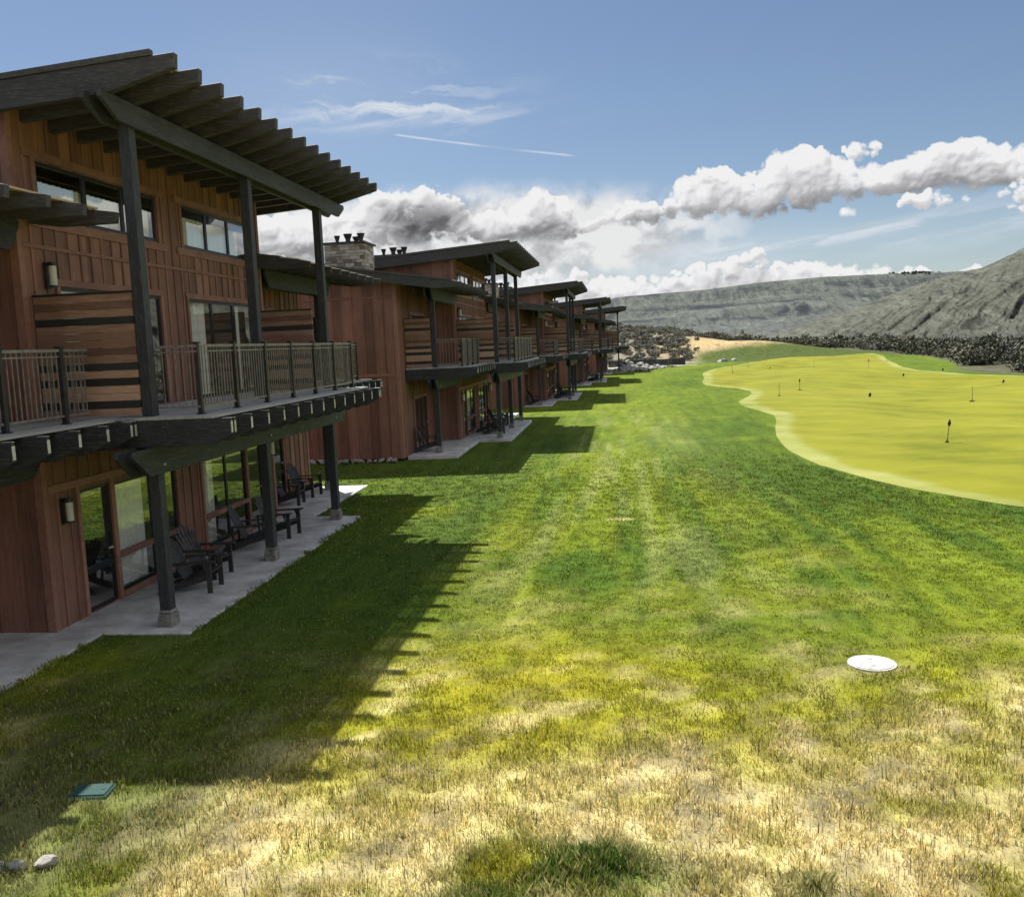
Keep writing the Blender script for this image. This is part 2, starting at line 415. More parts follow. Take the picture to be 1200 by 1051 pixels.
    # posts, each from its stone base to the beam it carries
    for x, ys, ztop in ((-7.18, (13.33,17.7,22.0), 7.93), (-8.93, (8.42,), 6.3), (-8.93, (26.9,), 6.3)):
        for y in ys:
            pm = MB(); pm.box(x-.09, x+.09, y-.09, y+.09, .3, ztop)
            p = B(pm, 'post', M['post'], bevel=.008)
            bm_ = MB(); bm_.box(x-.125, x+.125, y-.125, y+.125, 0, .24); bm_.box(x-.11, x+.11, y-.11, y+.11, .24, .30)
            B(bm_, 'post_base', M['pedestal'], p, bevel=.015)
            for zz in (3.06, 3.2, 2.6):
                bo = MB(); bo.cyl((x-.2, y-.04, zz), (x+.185, y-.04, zz), .022, n=8); B(bo, 'bolt', M['bolt'], p)
    # decks
    def deck(xw, xe, tip, ya, yb, ny):
        dk = MB(); n = int((xe-xw)/.145)
        for i in range(n):
            a = xw+(xe-xw)*i/n; dk.box(a+.003, a+(xe-xw)/n-.003, ya, yb, 3.30, 3.34)
        d = B(dk, 'deck', M['deck'])
        for i in range(ny):
            y = ya+.06+(yb-ya-.12)*i/(ny-1)
            e = i in (0, ny-1)
            for dy in ((-.045,.075) if e else (0,)):
                jm = MB(); jm.prism([(xw,2.89),(tip-.35,2.89),(tip,3.06),(tip,3.295),(xw,3.295)], y+dy-.03, y+dy+.03)
                jm.cur = 1; jm.box(tip+.001, tip+.006, y+dy-.029, y+dy+.029, 3.08, 3.25); jm.box(tip-.13, tip+.006, y+dy-.031, y+dy+.031, 3.2965, 3.302)
                B(jm, 'joist', [M['timber'], M['bolt']], d)
        rim = MB(); rim.box(xw, xw+.04, ya, yb, 2.95, 3.295); 
        B(rim, 'ledger_board', M['timber'], d)
        return d
    deck(FX+.04, -6.05, -5.76, 13.0, 21.6, 13)
    deck(WX+.04, -7.52, -7.22, 8.0, Y0-.10, 8)
    deck(WX+.04, -7.52, -7.22, Y1+.10, 27.3, 8)
    # privacy screens at the deck ends
    pat = 'tbtKtttbtKtKttKt'
    def screen(xa, xb, y, z0=3.37, z1=5.22):
        sm = MB(); n = len(pat); h = (z1-z0)/n
        for i, ch in enumerate(reversed(pat)):
            sm.cur = {'t':0,'b':1,'K':2}[ch if random.random() < .93 else random.choice('tbtK')]
            sm.box(xa, xb, y-.03, y+.03, z0+h*i+.003, z0+h*(i+1)-.003)
        sm.cur = 2; sm.box(xa, xb, y-.05, y+.05, z1+.002, z1+.032)
        B(sm, 'privacy_screen', [M['plank_tan'], M['plank_brown'], M['plank_black']])
    screen(FX+.03, -7.28, 13.24); screen(FX+.03, -7.28, 21.45); screen(WX+.03, -9.03, 8.25); screen(WX+.03, -9.03, 27.0)
    # railings
    def railing(path, posts):
        rl = MB()
        for (xa, ya), (xb, yb) in zip(path[:-1], path[1:]):
            for z, h in ((4.385,.04),(3.46,.03),(4.30,.02)):
                rl.bar((xa,ya,z), (xb,yb,z), .045 if z > 4.35 else .025, h)
            L = math.hypot(xb-xa, yb-ya); n = int(L/.105)
            for i in range(1, n):
                px, py = xa+(xb-xa)*i/n, ya+(yb-ya)*i/n
                rl.box(px-.0075, px+.0075, py-.0075, py+.0075, 3.46, 4.375)
        r = B(rl, 'railing', M['baluster'])
        for x, y in posts:
            pm = MB(); pm.box(x-.035, x+.035, y-.035, y+.035, 3.34, 4.42); pm.box(x-.05, x+.05, y-.05, y+.05, 4.42, 4.445); pm.box(x-.06,x+.06,y-.06,y+.06,3.341,3.355)
            B(pm, 'rail_post', M['metal'], r)
    RX = -6.40; ry = [13.4+ (21.45-13.4)*i/6 for i in range(7)]
    railing([(-7.05,13.36),(RX,13.36),(RX,21.5),(-7.05,21.5)], [(RX,y) for y in ry])
    railing([(-8.8,8.25),(-7.86,8.25),(-7.86,12.86),(-8.7,12.86)], [(-7.86,8.3),(-7.86,9.6),(-7.86,10.9),(-7.86,12.2)])
    railing([(-8.7,22.55),(-7.86,22.55),(-7.86,27.0),(-8.8,27.0)], [(-7.86,22.6),(-7.86,24.2),(-7.86,25.8),(-7.86,26.95)])
    # patio slab belongs to the ground, built elsewhere; wall lamps
    for y, z in ((13.62,5.42),(13.45,1.72),(22.05,1.72)):
        lm = MB(); lm.box(FX+.024, FX+.05, y-.06, y+.06, z-.05, z+.36); lm.cyl((FX+.13,y,z+.30),(FX+.13,y,z+.36),.072,.06); lm.box(FX+.05,FX+.13,y-.02,y+.02,z+.32,z+.35); lm.cyl((FX+.13,y,z-.03),(FX+.13,y,z),.062)
        l = B(lm, 'wall_lamp', M['metal'])
        sh = MB(); sh.cyl((FX+.13,y,z),(FX+.13,y,z+.30),.056, n=14); B(sh, 'lamp_shade', M['lampglass'], l)
    # chimneys of stacked stone with metal flues
    def chimney(xa, xb, ya, yb, z0, z1, stone=True):
        cm = MB(); z = z0; r = random.Random(int(xa*100+ya*7))
        cm.box(xa+.07, xb-.07, ya+.07, yb-.07, z0, z1)
        while z < z1-.03:
            h = r.uniform(.07, .15)
            for side_ in range(2):
                yy = ya if side_ == 0 else yb-.09
                x = xa
                while x < xb-.05:
                    w = min(r.uniform(.18,.5), xb-x); o = r.uniform(0,.035)
                    cm.box(x+.006, x+w-.006, yy-o if side_ == 0 else yy, yy+.09+(o if side_ else 0), z+.005, min(z+h,z1)-.005); x += w
                xx = xa if side_ == 0 else xb-.09; y = ya+.1
                while y < yb-.12:
                    w = min(r.uniform(.18,.5), yb-.1-y); o = r.uniform(0,.035)
                    cm.box(xx-o if side_ == 0 else xx, xx+.09+(o if side_ else 0), y+.006, y+w-.006, z+.005, min(z+h,z1)-.005); y += w
            z += h
        c = B(cm, 'chimney', M['ledger'])
        cp = MB(); cp.box(xa-.09, xb+.09, ya-.09, yb+.09, z1, z1+.07); B(cp, 'chimney_cap', M['flue'], c)
        for fx, fy, rr, hh in ((.2,.5,.11,.34),(.52,.35,.16,.36),(.64,.7,.14,.30),(.83,.45,.14,.38)):
            fm = MB(); x = xa+(xb-xa)*fx; y = ya+(yb-ya)*fy
            fm.cyl((x,y,z1+.07),(x,y,z1+.07+hh*.55),rr*.62,rr*.62,14); fm.cyl((x,y,z1+.07+hh*.5),(x,y,z1+.07+hh),rr*.7,rr*1.15,14)
            B(fm, 'flue', M['flue'], c)
    chimney(-13.35, -11.75, 9.4, 10.9, 6.8, 8.32)
    chimney(-13.1, -11.5, 15.9, 17.3, 7.6, 8.40)
    return root
lodge = make_lodge()
shifts = [(0,0,0), (1.85,26.5,.10), (3.5,53.2,0), (5.2,80.0,0), (7.0,106.6,0)]
lab = ['nearest red lodge building with charcoal pergola roof, filling the left edge of the picture',
       'second red lodge building, just beyond the nearest, stone chimney rising over its roof',
       'third red lodge building in the row, half hidden behind the second one',
       'fourth red lodge building in the row, mostly hidden behind the third one',
       'farthest red lodge building, last in the row beside the rock pile']
for i, (dx, dy, dz) in enumerate(shifts):
    o = lodge if i == 0 else copy_tree(lodge)
    o.location = (OX+dx, OY+dy, dz)
    tag(o, lab[i], 'building', 'stepped row of lodge buildings')
# patios
for i, (dx, dy, dz) in enumerate(shifts):
    mb = MB()
    def P(xa, xb, ya, yb): mb.box(xa+dx, xb+dx, ya+dy, yb+dy, -.25, .035+dz)
    ps = []
    for (xb, ya, yb) in ((-8.08,7.5,12.93),(-6.66,12.94,22.45),(-7.92,22.46,27.6)):
        n = max(2, int(round((yb-ya)/2.4)))
        for k in range(n): P(-10.0, xb, ya+(yb-ya)*k/n+.004, ya+(yb-ya)*(k+1)/n-.004)
    o = mb.build('patio', M['concrete'], None, bevel=.012); o['kind'] = 'structure'

# ------------------------------------------------------------------ chairs
def make_chair():
    t = empty('adirondack_chair', (0,0,0))
    def B(mb, n): return mb.build(n, M['chair'], t, bevel=.004)
    s = MB()
    for k in range(6):
        x = .33-.098*k; z = .375-.026*k; s.box(x-.042, x+.042, -.27, .27, z-.012, z+.012)
    B(s, 'seat')
    b = MB(); d = Vector((-.42,0,.86)).normalized()
    for k in range(6):
        yb = -.20+.08*k; yt = -.27+.108*k; h = .84-.10*abs(k-2.5)**1.6*.35
        p0 = Vector((-.16, yb, .23)); p1 = p0+d*h; p1.y = yt
        b.bar(p0, p1, .066, .018, up=(1,0,.5))
    for q in (.22, .62):
        c = Vector((-.16,0,.23))+d*q+Vector((-.03,0,-.014)); w = .23+.06*q; b.box(c.x-.012, c.x+.012, -w, w, c.z-.03, c.z+.03)
    B(b, 'backrest')
    for sg in (-1, 1):
        a = MB(); a.prism([(.42,.565),(.42,.59),(-.42,.55),(-.42,.525)][::-1], sg*.335-.065, sg*.335+.065); B(a, 'armrest')
        f = MB(); f.box(.27,.36, sg*.295-.019, sg*.295+.019, 0, .562); f.prism([(.27,.40),(.20,.555),(.27,.56)], sg*.335-.015, sg*.335+.015); B(f, 'front_leg')
        st = MB(); st.prism([(.30,.24),(.30,.35),(-.58,.115),(-.66,0),(-.52,0)][::-1], sg*.255-.017, sg*.255+.017); B(st, 'stringer')
        r = MB(); r.bar((-.40,sg*.335,.535),(-.38,sg*.285,.05),.05,.03); B(r, 'rear_support')
    return t
chair0 = make_chair(); used = False
bn = ['nearest lodge', 'second lodge', 'third lodge', 'fourth lodge']
spots = [(-7.70,15.45,.10,'closest to its corner post'), (-7.98,16.45,-.12,'by its first big window'),
         (-8.02,18.85,.22,'just past its middle post'), (-7.88,20.05,-.05,'by its far post'),
         (-9.25,24.35,.1,'nearer of two in far wing'), (-9.25,25.75,-.1,'farther of two in far wing')]
for i in range(4):
    dx, dy, dz = shifts[i]
    rj = random.Random(31+i)
    lst = spots if i == 0 else [(-9.3,9.2,.3,'alone by near wing door')] + spots[:4]
    for j, (x, y, r, d) in enumerate(lst):
        c = chair0 if not used else copy_tree(chair0); used = True
        jx, jy = (0,0) if i == 0 else (rj.uniform(-.15,.1), rj.uniform(-.3,.3))
        c.location = (x+dx+jx, y+dy+jy, .036+dz); c.rotation_euler = (0,0,r+(0 if i == 0 else rj.uniform(-.3,.3)))
        tag(c, 'black slatted chair on the %s patio, %s' % (bn[i], d), 'chair', 'slatted chairs on the patios')
# ------------------------------------------------------------------ terrain
EDGE_Y = [-50,0,30,40,60,70,77,82,91,100,112,130,150,200,260]; EDGE_X = [70,62,44,37.5,34.6,33.6,32.9,30.6,30.4,33.5,37.5,40.5,42.5,47,60]
def xedge(y): return np.interp(y, EDGE_Y, EDGE_X)
# putting green outline: left and right boundary for each Y
GL_Y = [13,16,18,20,21.8,23.5,26,30,34,38,42,45,47.5,50,54,58,62,65.8,69,73,78,82,85.5,90,95,100,107,114,124,132,138,142]
GL_X = [30,20,14.8,11.2,9.03,7.9,6.9,6.1,5.9,6.2,6.8,7.35,7.69,7.6,7.1,7.15,8.2,9.14,9.3,8.9,7.7,7.3,7.4,7.9,8.4,8.7,9.4,10.8,13.8,16.8,19.1,24]
GR_Y = [13,40,60,70,77,82,91,100,112,130,138,142]
GR_X = [45,36,33.5,32.2,31.7,29.3,28.3,29.5,32,35.5,35.5,30]
_gy = np.arange(13,142.01,.25)
def _sm(v, n):
    k = np.exp(-(np.arange(-3*n,3*n+1)/n)**2/2); k /= k.sum(); return np.convolve(np.pad(v,3*n,mode='edge'), k, 'valid')
_gl = _sm(np.interp(_gy, GL_Y, GL_X), 3); _gr = _sm(np.interp(_gy, GR_Y, GR_X), 6)
def green_sd(x, y):            # positive inside, metres (approximate)
    l = np.interp(y, _gy, _gl); r = np.interp(y, _gy, _gr)
    dl = (x-l)*.8; dr = (r-x)*.8
    d = np.minimum(np.minimum(dl, dr), np.minimum(y-13, 142-y)); return d
def H(x, y):
    x = np.asarray(x, float); y = np.asarray(y, float)
    z = 6.6*S(146, 214, y)*(1-S(-6, 50, x))
    inside = S(-1.5, 6, green_sd(x, y))
    m = (fbm(x/11+3, y/15, 5, 2)-.5)*1.5 + .30*np.sin(y/7.5+x/16)*S(30,60,y)
    z = z + inside*m + (fbm(x/8, y/9, 9, 3)-.5)*.10*S(8,16,y) + .06*(fbm(x/1.7, y/1.7, 13, 2)-.5)*S(-8,-6,x)
    z = z + 1.9*np.exp(-((x-25)/13)**2-((y-172)/15)**2) + .7*np.exp(-((x-36)/5)**2-((y-137)/9)**2)
    z = z + .10*S(11.5,7.4,y)*S(-7.6,-5.8,x)
    d = np.maximum(x-xedge(y), (y-216)*.6)
    zf = .5-.19*np.clip(x-60, 0, 400)-.012*np.clip(np.hypot(x,y)-300,0,400)
    zf = np.clip(zf, -23, 1.5)+1.6*(fbm(x/40, y/40, 21, 3)-.5)
    w = S(0, 30, d); z = z*(1-w)+zf*w
    r = np.hypot(x, y); z = z-58*S(660, 1050, r)
    bx = S(-30,-60,x); z = z*(1-bx)
    # flat pads for the lodges and the path
    return np.where((x < -2+ .066*y) & (y < 136) & (y > -30), z*S(0,1,(x-(-6+.066*y))/4.0)+(0), z)
def grid_axis(segs):
    out = [segs[0][0]]
    for a, b, st in segs:
        n = max(1, int(round((b-a)/st))); out += [a+(b-a)*(i+1)/n for i in range(n)]
    return np.array(out)
def lawn_colour(x, y):
    """albedo of the turf by place"""
    n1 = fbm(x/2.6, y/2.9, 41, 4); n2 = fbm(x/.55, y/.6, 43, 3); n3 = fbm(x/7+4, y/8, 47, 3)
    st = fbm(x/.42+.09*y, y/7.5, 51, 3)
    green = np.array([.14,.185,.012]); deep = np.array([.060,.110,.010]); yel = np.array([.275,.262,.015]); straw = np.array([.60,.52,.27])
    c = green[None]*np.ones((len(x),1))
    def mixc(c, col, f): f = np.clip(f,0,1)[:,None]; return c*(1-f)+col[None]*f
    c = mixc(c, deep, S(.5,.72,n3)*.5 + S(.46,.68,st)*.8*S(70,17,y))
    # yellowing towards the dry rough near the camera and in loose patches
    yl = S(15, 8.8, y+2.0*(n1-.5)*3-.12*x)*.85*S(.22,.62,n1*.6+n2*.4+S(13,8,y)*.35) + .24*S(.58,.78,n1)*S(60,14,y)
    yl = yl + .5*np.exp(-((x+1.4)/1.6)**2-((y-11.5)/2.2)**2)
    c = mixc(c, yel, yl)
    dry = S(10.9, 8.0, y+(n1-.5)*4.5-.16*x)*S(.30,.60,n2*.55+n1*.45)
    dry = dry + .55*S(.60,.78,n2)*S(15,9,y) + .2*S(.62,.8,n1)*S(.4,.7,n2)*S(24,12,y)
    dry = dry + 1.1*np.exp(-((x+.14)/.22)**2-((y-21.36)/.12)**2)
    pale = .48*np.exp(-((x-3.4)/1.3)**2-((y-30)/7)**2)*S(.35,.62,fbm(x/.5,y/2.2,57,3))+.35*np.exp(-((x-2.3)/1.4)**2-((y-40)/9)**2)
    pale = pale + .50*S(.50,.70,fbm(x/.30-.03*y,y/6,59,3))*S(12,17,y)*S(70,34,y)*np.exp(-((x+.2)/3.6)**2)
    c = mixc(c, straw, dry); c = mixc(c, np.array([.25,.275,.095]), pale)
    # lush fringe round the green, darker green band in front of the lodges
    sd = green_sd(x, y)
    fr = np.exp(-((sd+1.6)/2.4)**2)*S(.2,.5,n1+.15)
    c = mixc(c, np.array([.045,.088,.008]), fr*.85*S(16,26,y))
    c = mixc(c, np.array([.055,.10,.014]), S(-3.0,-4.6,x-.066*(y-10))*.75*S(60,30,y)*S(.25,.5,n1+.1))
    # lusher bright green further off
    c = mixc(c, np.array([.098,.142,.011]), S(34,66,y)*.8*S(.25,.6,fbm(x/3,y/12,66,3)))
    tuft = np.exp(-((x+.42)/.82)**2-((y-6.72)/.36)**2)+.7*np.exp(-((x+1.1)/.4)**2-((y-6.2)/.3)**2)+.5*np.exp(-((x-1.3)/.3)**2-((y-6.5)/.25)**2)+.6*np.exp(-((x-3.0)/.35)**2-((y-13.7)/.3)**2)
    c = mixc(c, np.array([.060,.112,.016]), np.clip(tuft*1.2,0,1)*S(.2,.5,n2+.1))
    return c, dry, tuft
def ground_colour(x, y):
    c, _, _ = lawn_colour(x, y)
    bare = S(.52,.72,fbm(x/.33,y/.36,67,3))*S(15,8,y)*.75
    c = c*(1-bare[:,None])+np.array([.10,.082,.055])[None]*bare[:,None]
    def mixc(c, col, f): f = np.clip(f,0,1)[:,None]; return c*(1-f)+np.array(col)[None]*f
    n = fbm(x/5, y/6, 61, 4); n2 = fbm(x/1.6, y/2.5, 63, 3)
    soil = np.array([.20,.182,.138])[None]*S(30,12,x)[:,None]+np.array([.085,.085,.055])[None]*S(12,30,x)[:,None]
    wild = np.maximum.reduce([S(143,147,y-.12*np.clip(x,0,60)+2*(n-.5)*(x<14)-40*(x>17)*0 - 26*S(9,22,x)*S(70,10,x)*0), S(.3,1.6,x-xedge(y)+.8*(n-.5)), S(-24,-28,x)])
    bermg = S(11,15,x+3*(n-.5))*S(172,162,y-.45*(x-20)+8*(n-.5))*(x < xedge(y)+.6)
    wild = wild*(1-bermg)
    c = mixc(c, np.array([.058,.082,.016]), bermg*S(141,146,y))
    c = mixc(c, np.array([.05,.085,.018]), S(5,-1,x-xedge(y)+0)*0)
    wc = soil*(.65+.7*n2[:,None]); f = np.clip(wild,0,1)[:,None]; c = c*(1-f)+wc*f
    tan = np.exp(-((x-25-.18*(y-185))/14.5)**4-((y-184)/26)**4)*S(.15,.45,n2+.1)
    c = mixc(c, [.40,.30,.145], tan*wild)
    far = S(260, 420, np.hypot(x,y)); c = mixc(c, [.10,.105,.075], far)
    return c
def turf_mat(name, blade=False):
    m, t, b, out = new_mat(name)
    at = t.n('ShaderNodeAttribute', attribute_name='tint').outputs['Color']
    pos = geo(t).outputs['Position']
    if blade:
        r = geo(t).outputs['Random Per Island']
        hsv = t.n('ShaderNodeHueSaturation'); t.L.new(at, hsv.inputs['Color']); t.set(hsv.inputs['Value'], t.math('MULTIPLY_ADD', r, 1.3, .75))
        col = hsv.outputs[0]
        t.L.new(col, b.inputs['Base Color']); b.inputs['Roughness'].default_value = .6
        b.inputs['Specular IOR Level'].default_value = .25
        tl = t.n('ShaderNodeBsdfTranslucent'); t.L.new(col, tl.inputs[0])
        mx = t.n('ShaderNodeMixShader'); mx.inputs[0].default_value = .33
        t.L.new(b.outputs[0], mx.inputs[1]); t.L.new(tl.outputs[0], mx.inputs[2]); t.L.new(mx.outputs[0], out.inputs[0])
    else:
        n1 = t.noise(t.scalev(pos, (1,.45,1)), 7, 7, .8); n2 = t.noise(t.scalev(pos, (1,.30,1)), 1.5, 6, .75); n3 = t.noise(t.scalev(pos,(1,.06,1)), 2.4, 4, .6)
        f = t.add(t.add(t.mul(n1, 1.1), t.mul(n2, .9)), t.mul(n3, .55))
        v = t.n('ShaderNodeMapRange'); t.set(v.inputs[0], f); v.inputs[1].default_value = .85; v.inputs[2].default_value = 1.7; v.inputs[3].default_value = .25; v.inputs[4].default_value = 1.65
        hsv = t.n('ShaderNodeHueSaturation'); t.L.new(at, hsv.inputs['Color']); t.L.new(v.outputs[0], hsv.inputs['Value'])
        t.L.new(hsv.outputs[0], b.inputs['Base Color']); b.inputs['Roughness'].default_value = .95; b.inputs['Specular IOR Level'].default_value = .1
        bump(t, b, n1, .9, .05)
    return m
M['turf'] = turf_mat('turf'); M['blade'] = turf_mat('grass_blades', True)
gx = grid_axis([(-700,-60,40),(-60,-16,2),(-16,14,.28),(14,46,.55),(46,110,2.5),(110,400,10),(400,1000,40)])
gy = grid_axis([(-60,4,2),(4,24,.24),(24,60,.42),(60,146,.8),(146,240,1.6),(240,420,6),(420,1150,25)])
GX, GY = np.meshgrid(gx, gy); vx = GX.ravel(); vy = GY.ravel()
vz = H(vx, vy) - .10*S(.5, 1.6, green_sd(vx, vy))
nx, ny = len(gx), len(gy)
ii = np.arange((ny-1)*(nx-1)); r_ = ii//(nx-1); c_ = ii % (nx-1); a_ = r_*nx+c_
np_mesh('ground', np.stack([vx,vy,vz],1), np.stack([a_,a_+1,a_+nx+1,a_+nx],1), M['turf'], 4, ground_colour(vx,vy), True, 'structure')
# putting green: its own sheet, rows between the two boundaries
def green_mat():
    m, t, b, out = new_mat('putting_turf')
    at = t.n('ShaderNodeAttribute', attribute_name='tint').outputs['Color']; pos = geo(t).outputs['Position']
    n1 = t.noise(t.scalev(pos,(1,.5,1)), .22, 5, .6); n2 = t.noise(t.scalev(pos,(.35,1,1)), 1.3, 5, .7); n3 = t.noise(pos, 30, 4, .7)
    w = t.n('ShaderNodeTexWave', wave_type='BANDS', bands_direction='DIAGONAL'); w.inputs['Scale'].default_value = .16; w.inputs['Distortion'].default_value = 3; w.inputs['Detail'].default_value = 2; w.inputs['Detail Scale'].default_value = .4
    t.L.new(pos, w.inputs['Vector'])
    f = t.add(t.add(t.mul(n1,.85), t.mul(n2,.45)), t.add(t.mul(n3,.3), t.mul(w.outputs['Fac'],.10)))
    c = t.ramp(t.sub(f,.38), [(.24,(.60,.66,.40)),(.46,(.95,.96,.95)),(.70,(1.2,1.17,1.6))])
    t.L.new(t.mix(1.0, at, c, 'MULTIPLY'), b.inputs['Base Color']); b.inputs['Roughness'].default_value = .9; b.inputs['Specular IOR Level'].default_value = .15
    bump(t, b, n3, .25, .01); return m
rows = grid_axis([(13,30,.25),(30,142,.5)]); K = 90
gv = []; gc = []
for y in rows:
    l = np.interp(y, _gy, _gl); r = np.interp(y, _gy, _gr)
    u = np.linspace(0,1,K+1)**1.25; xs = l+(r-l)*u
    z = H(xs, np.full(K+1,y))+.012
    gv.append(np.stack([xs, np.full(K+1,y), z],1))
    sd = green_sd(xs, np.full(K+1,y))+.5*(fbm(xs/2.5,np.full(K+1,y/1.5),71,2)-.5)
    e = np.clip(S(.85,.4,sd),0,1)[:,None]
    gc.append(np.array([.176,.182,.011])*(1-e)+np.array([.23,.245,.06])*e)
gv = np.concatenate(gv); gc = np.concatenate(gc); nr = len(rows)
ii = np.arange((nr-1)*K); a_ = (ii//K)*(K+1)+ii % K
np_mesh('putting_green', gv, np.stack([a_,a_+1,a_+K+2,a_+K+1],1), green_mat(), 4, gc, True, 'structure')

# ------------------------------------------------------------------ grass blades (uncountable: one object)
def make_grass():
    xs = []; ys = []
    Yc = 5.6
    while Yc < 36:
        dY = .25*max(1, Yc/12); dens = 5200*(6/Yc)**1.45
        wl, wr = -.70*Yc-1.2, .49*Yc+.4; n = int(dens*(wr-wl)*dY)
        xs.append(RNG.uniform(wl, wr, n)); ys.append(RNG.uniform(Yc, Yc+dY, n)); Yc += dY
    x = np.concatenate(xs); y = np.concatenate(ys)
    cl = fbm(x/.22, y/.22, 81, 2)
    keep = (RNG.random(len(x)) < (.35+1.1*S(.35,.65,cl))*S(37,20,y)) & (green_sd(x,y) < -.12)
    def on_slab(x, y):
        m = np.zeros(len(x), bool)
        for dx, dy, dz in shifts[:2]:
            for xb, a, b in ((-8.08,7.5,12.95),(-6.66,12.94,22.47),(-7.92,22.46,27.62)):
                m |= (x < xb+dx-.025) & (y > a+dy) & (y < b+dy)
            m |= (x < -9.9+dx) & (y > 6.9+dy) & (y < 28.4+dy)
        return m
    keep &= ~on_slab(x, y) & (np.hypot(x-3.05, (y-11.66)) > .305) & ~((np.abs(x+5.28)<.2)&(np.abs(y-8.02)<.15))
    x = x[keep]; y = y[keep]; n = len(x)
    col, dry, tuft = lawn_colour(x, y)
    rough = S(13, 8.2, y-.05*x)                                  # unmown towards the camera
    h = (.026+.032*rough)*RNG.uniform(.55,1.35,n) + .11*np.clip(tuft,0,1)*RNG.uniform(.5,1.1,n)*(y<9)
    ed = np.zeros(n)
    for dx, dy, dz in shifts[:1]:
        for xb, a, b in ((-8.08,7.5,12.95),(-6.66,12.94,22.47)): ed = np.maximum(ed, (np.abs(x-xb-.03) < .09)*(y > a)*(y < b))
    h = h*(1+1.3*ed)
    h = h*(.8+.5*S(.4,.7,cl[keep]))*np.clip(y/14,1,1.9)
    w = (.0017+.00030*y)*RNG.uniform(.7,1.3,n)
    th = RNG.uniform(0,2*PI,n); lean = RNG.uniform(.05,.75,n)*h*(1.15-.45*rough)
    # tint: blades vary between green and straw
    s = RNG.random(n); mixd = np.where(s < .22+.3*rough, .6*RNG.random(n), 0)[:,None]
    col = col*(1-mixd)+np.array([.44,.36,.17])[None]*mixd
    gmix = (RNG.random(n) < .16)[:,None]*.7*(1-np.clip(tuft,0,1))[:,None]; col = col*(1-gmix)+np.array([.075,.11,.02])[None]*gmix
    # a few tall dark stems in the rough
    stem = (RNG.random(n) < .035*rough); h = np.where(stem, RNG.uniform(.09,.17,n), h); w = np.where(stem,.0035,w); col[stem] = [.06,.05,.03]; lean = np.where(stem, lean*.3, lean)
    z = H(x,y)-.004
    cx_, sx_ = np.cos(th), np.sin(th)
    ph = RNG.uniform(0,2*PI,n); lx = np.cos(ph)*lean; ly = np.sin(ph)*lean
    V = np.empty((n,4,3)); 
    V[:,0] = np.stack([x-cx_*w, y-sx_*w, z],1); V[:,1] = np.stack([x+cx_*w, y+sx_*w, z],1)
    V[:,2] = np.stack([x+cx_*w*.7+lx*.35, y+sx_*w*.7+ly*.35, z+h*.6],1); V[:,3] = np.stack([x+lx, y+ly, z+h*(.92)],1)
    F = np.empty((n,2,3), np.int64); b0 = np.arange(n)*4
    F[:,0] = np.stack([b0,b0+1,b0+2],1); F[:,1] = np.stack([b0,b0+2,b0+3],1)
    o = np_mesh('grass', V.reshape(-1,3), F.reshape(-1,3), M['blade'], 3, np.repeat(col,4,0), False)
    tag(o, 'short mown turf and dry straw-coloured rough covering the lawn in front of the lodges', 'grass', kind='stuff')
make_grass()

# ------------------------------------------------------------------ shrubs
def leaf_mat(name, lo, hi, tint=False):
    m, t, b, out = new_mat(name)
    r = geo(t).outputs['Random Per Island']; oi = t.n('ShaderNodeObjectInfo').outputs['Random']
    c = t.ramp(t.add(t.mul(r,.7), t.mul(oi,.3)), [(.1,lo),(.9,hi)])
    if tint: c = t.mix(1.0, c, t.n('ShaderNodeAttribute', attribute_name='tint').outputs['Color'], 'MULTIPLY')
    t.L.new(c, b.inputs['Base Color']); b.inputs['Roughness'].default_value = .8; return m
M['sage'] = leaf_mat('sagebrush_leaf', (.045,.047,.034), (.24,.235,.18))
M['bark'] = simple('shrub_bark', (.07,.055,.045), .9)
def shrub_geo(n, R, Hh, rng, size):
    k = rng.integers(5, 9); cen = np.stack([rng.uniform(-.6,.6,k)*R, rng.uniform(-.6,.6,k)*R, rng.uniform(.35,.8,k)*Hh],1); cr = rng.uniform(.3,.5,k)*R
    w = rng.integers(0,k,n); d = rng.normal(size=(n,3)); d /= np.linalg.norm(d,axis=1)[:,None]; rad = cr[w]*rng.uniform(.55,1.1,n)
    p = cen[w]+d*rad[:,None]*np.array([1,1,.8]); p[:,2] = np.abs(p[:,2])
    a = rng.normal(size=(n,3)); a /= np.linalg.norm(a,axis=1)[:,None]; b = np.cross(a, d+.4*rng.normal(size=(n,3))); b /= np.linalg.norm(b,axis=1)[:,None]
    s = size*rng.uniform(.6,1.5,n)[:,None]
    V = np.stack([p-a*s, p+b*s*.45, p+a*s, p-b*s*.45],1)
    return V
sv = []
for q in range(6):
    rng = np.random.default_rng(100+q); V = shrub_geo(420, 1.0, 1.0, rng, .11)
    me_o = np_mesh('sagebrush', V.reshape(-1,3), np.arange(len(V)*4).reshape(-1,4), M['sage'], 4)
    st = MB(); r = random.Random(q)
    for k in range(6):
        t_ = r.uniform(0,6.28); st.cyl((0,0,-.05),(math.cos(t_)*.4,math.sin(t_)*.4,.55),.03,.012,5,False)
    s_o = st.build('stem', M['bark'], me_o); sv.append(me_o)
rs = random.Random(5); ns = 0
def place(o, x, y, s, h, used):
    c = o if not used else copy_tree(o)
    c.location = (x, y, float(H([x],[y])[0])-.05); c.rotation_euler = (0,0,rs.uniform(0,6.28)); c.scale = (s, s, h); return c
used_s = [False]*6; tries = 0
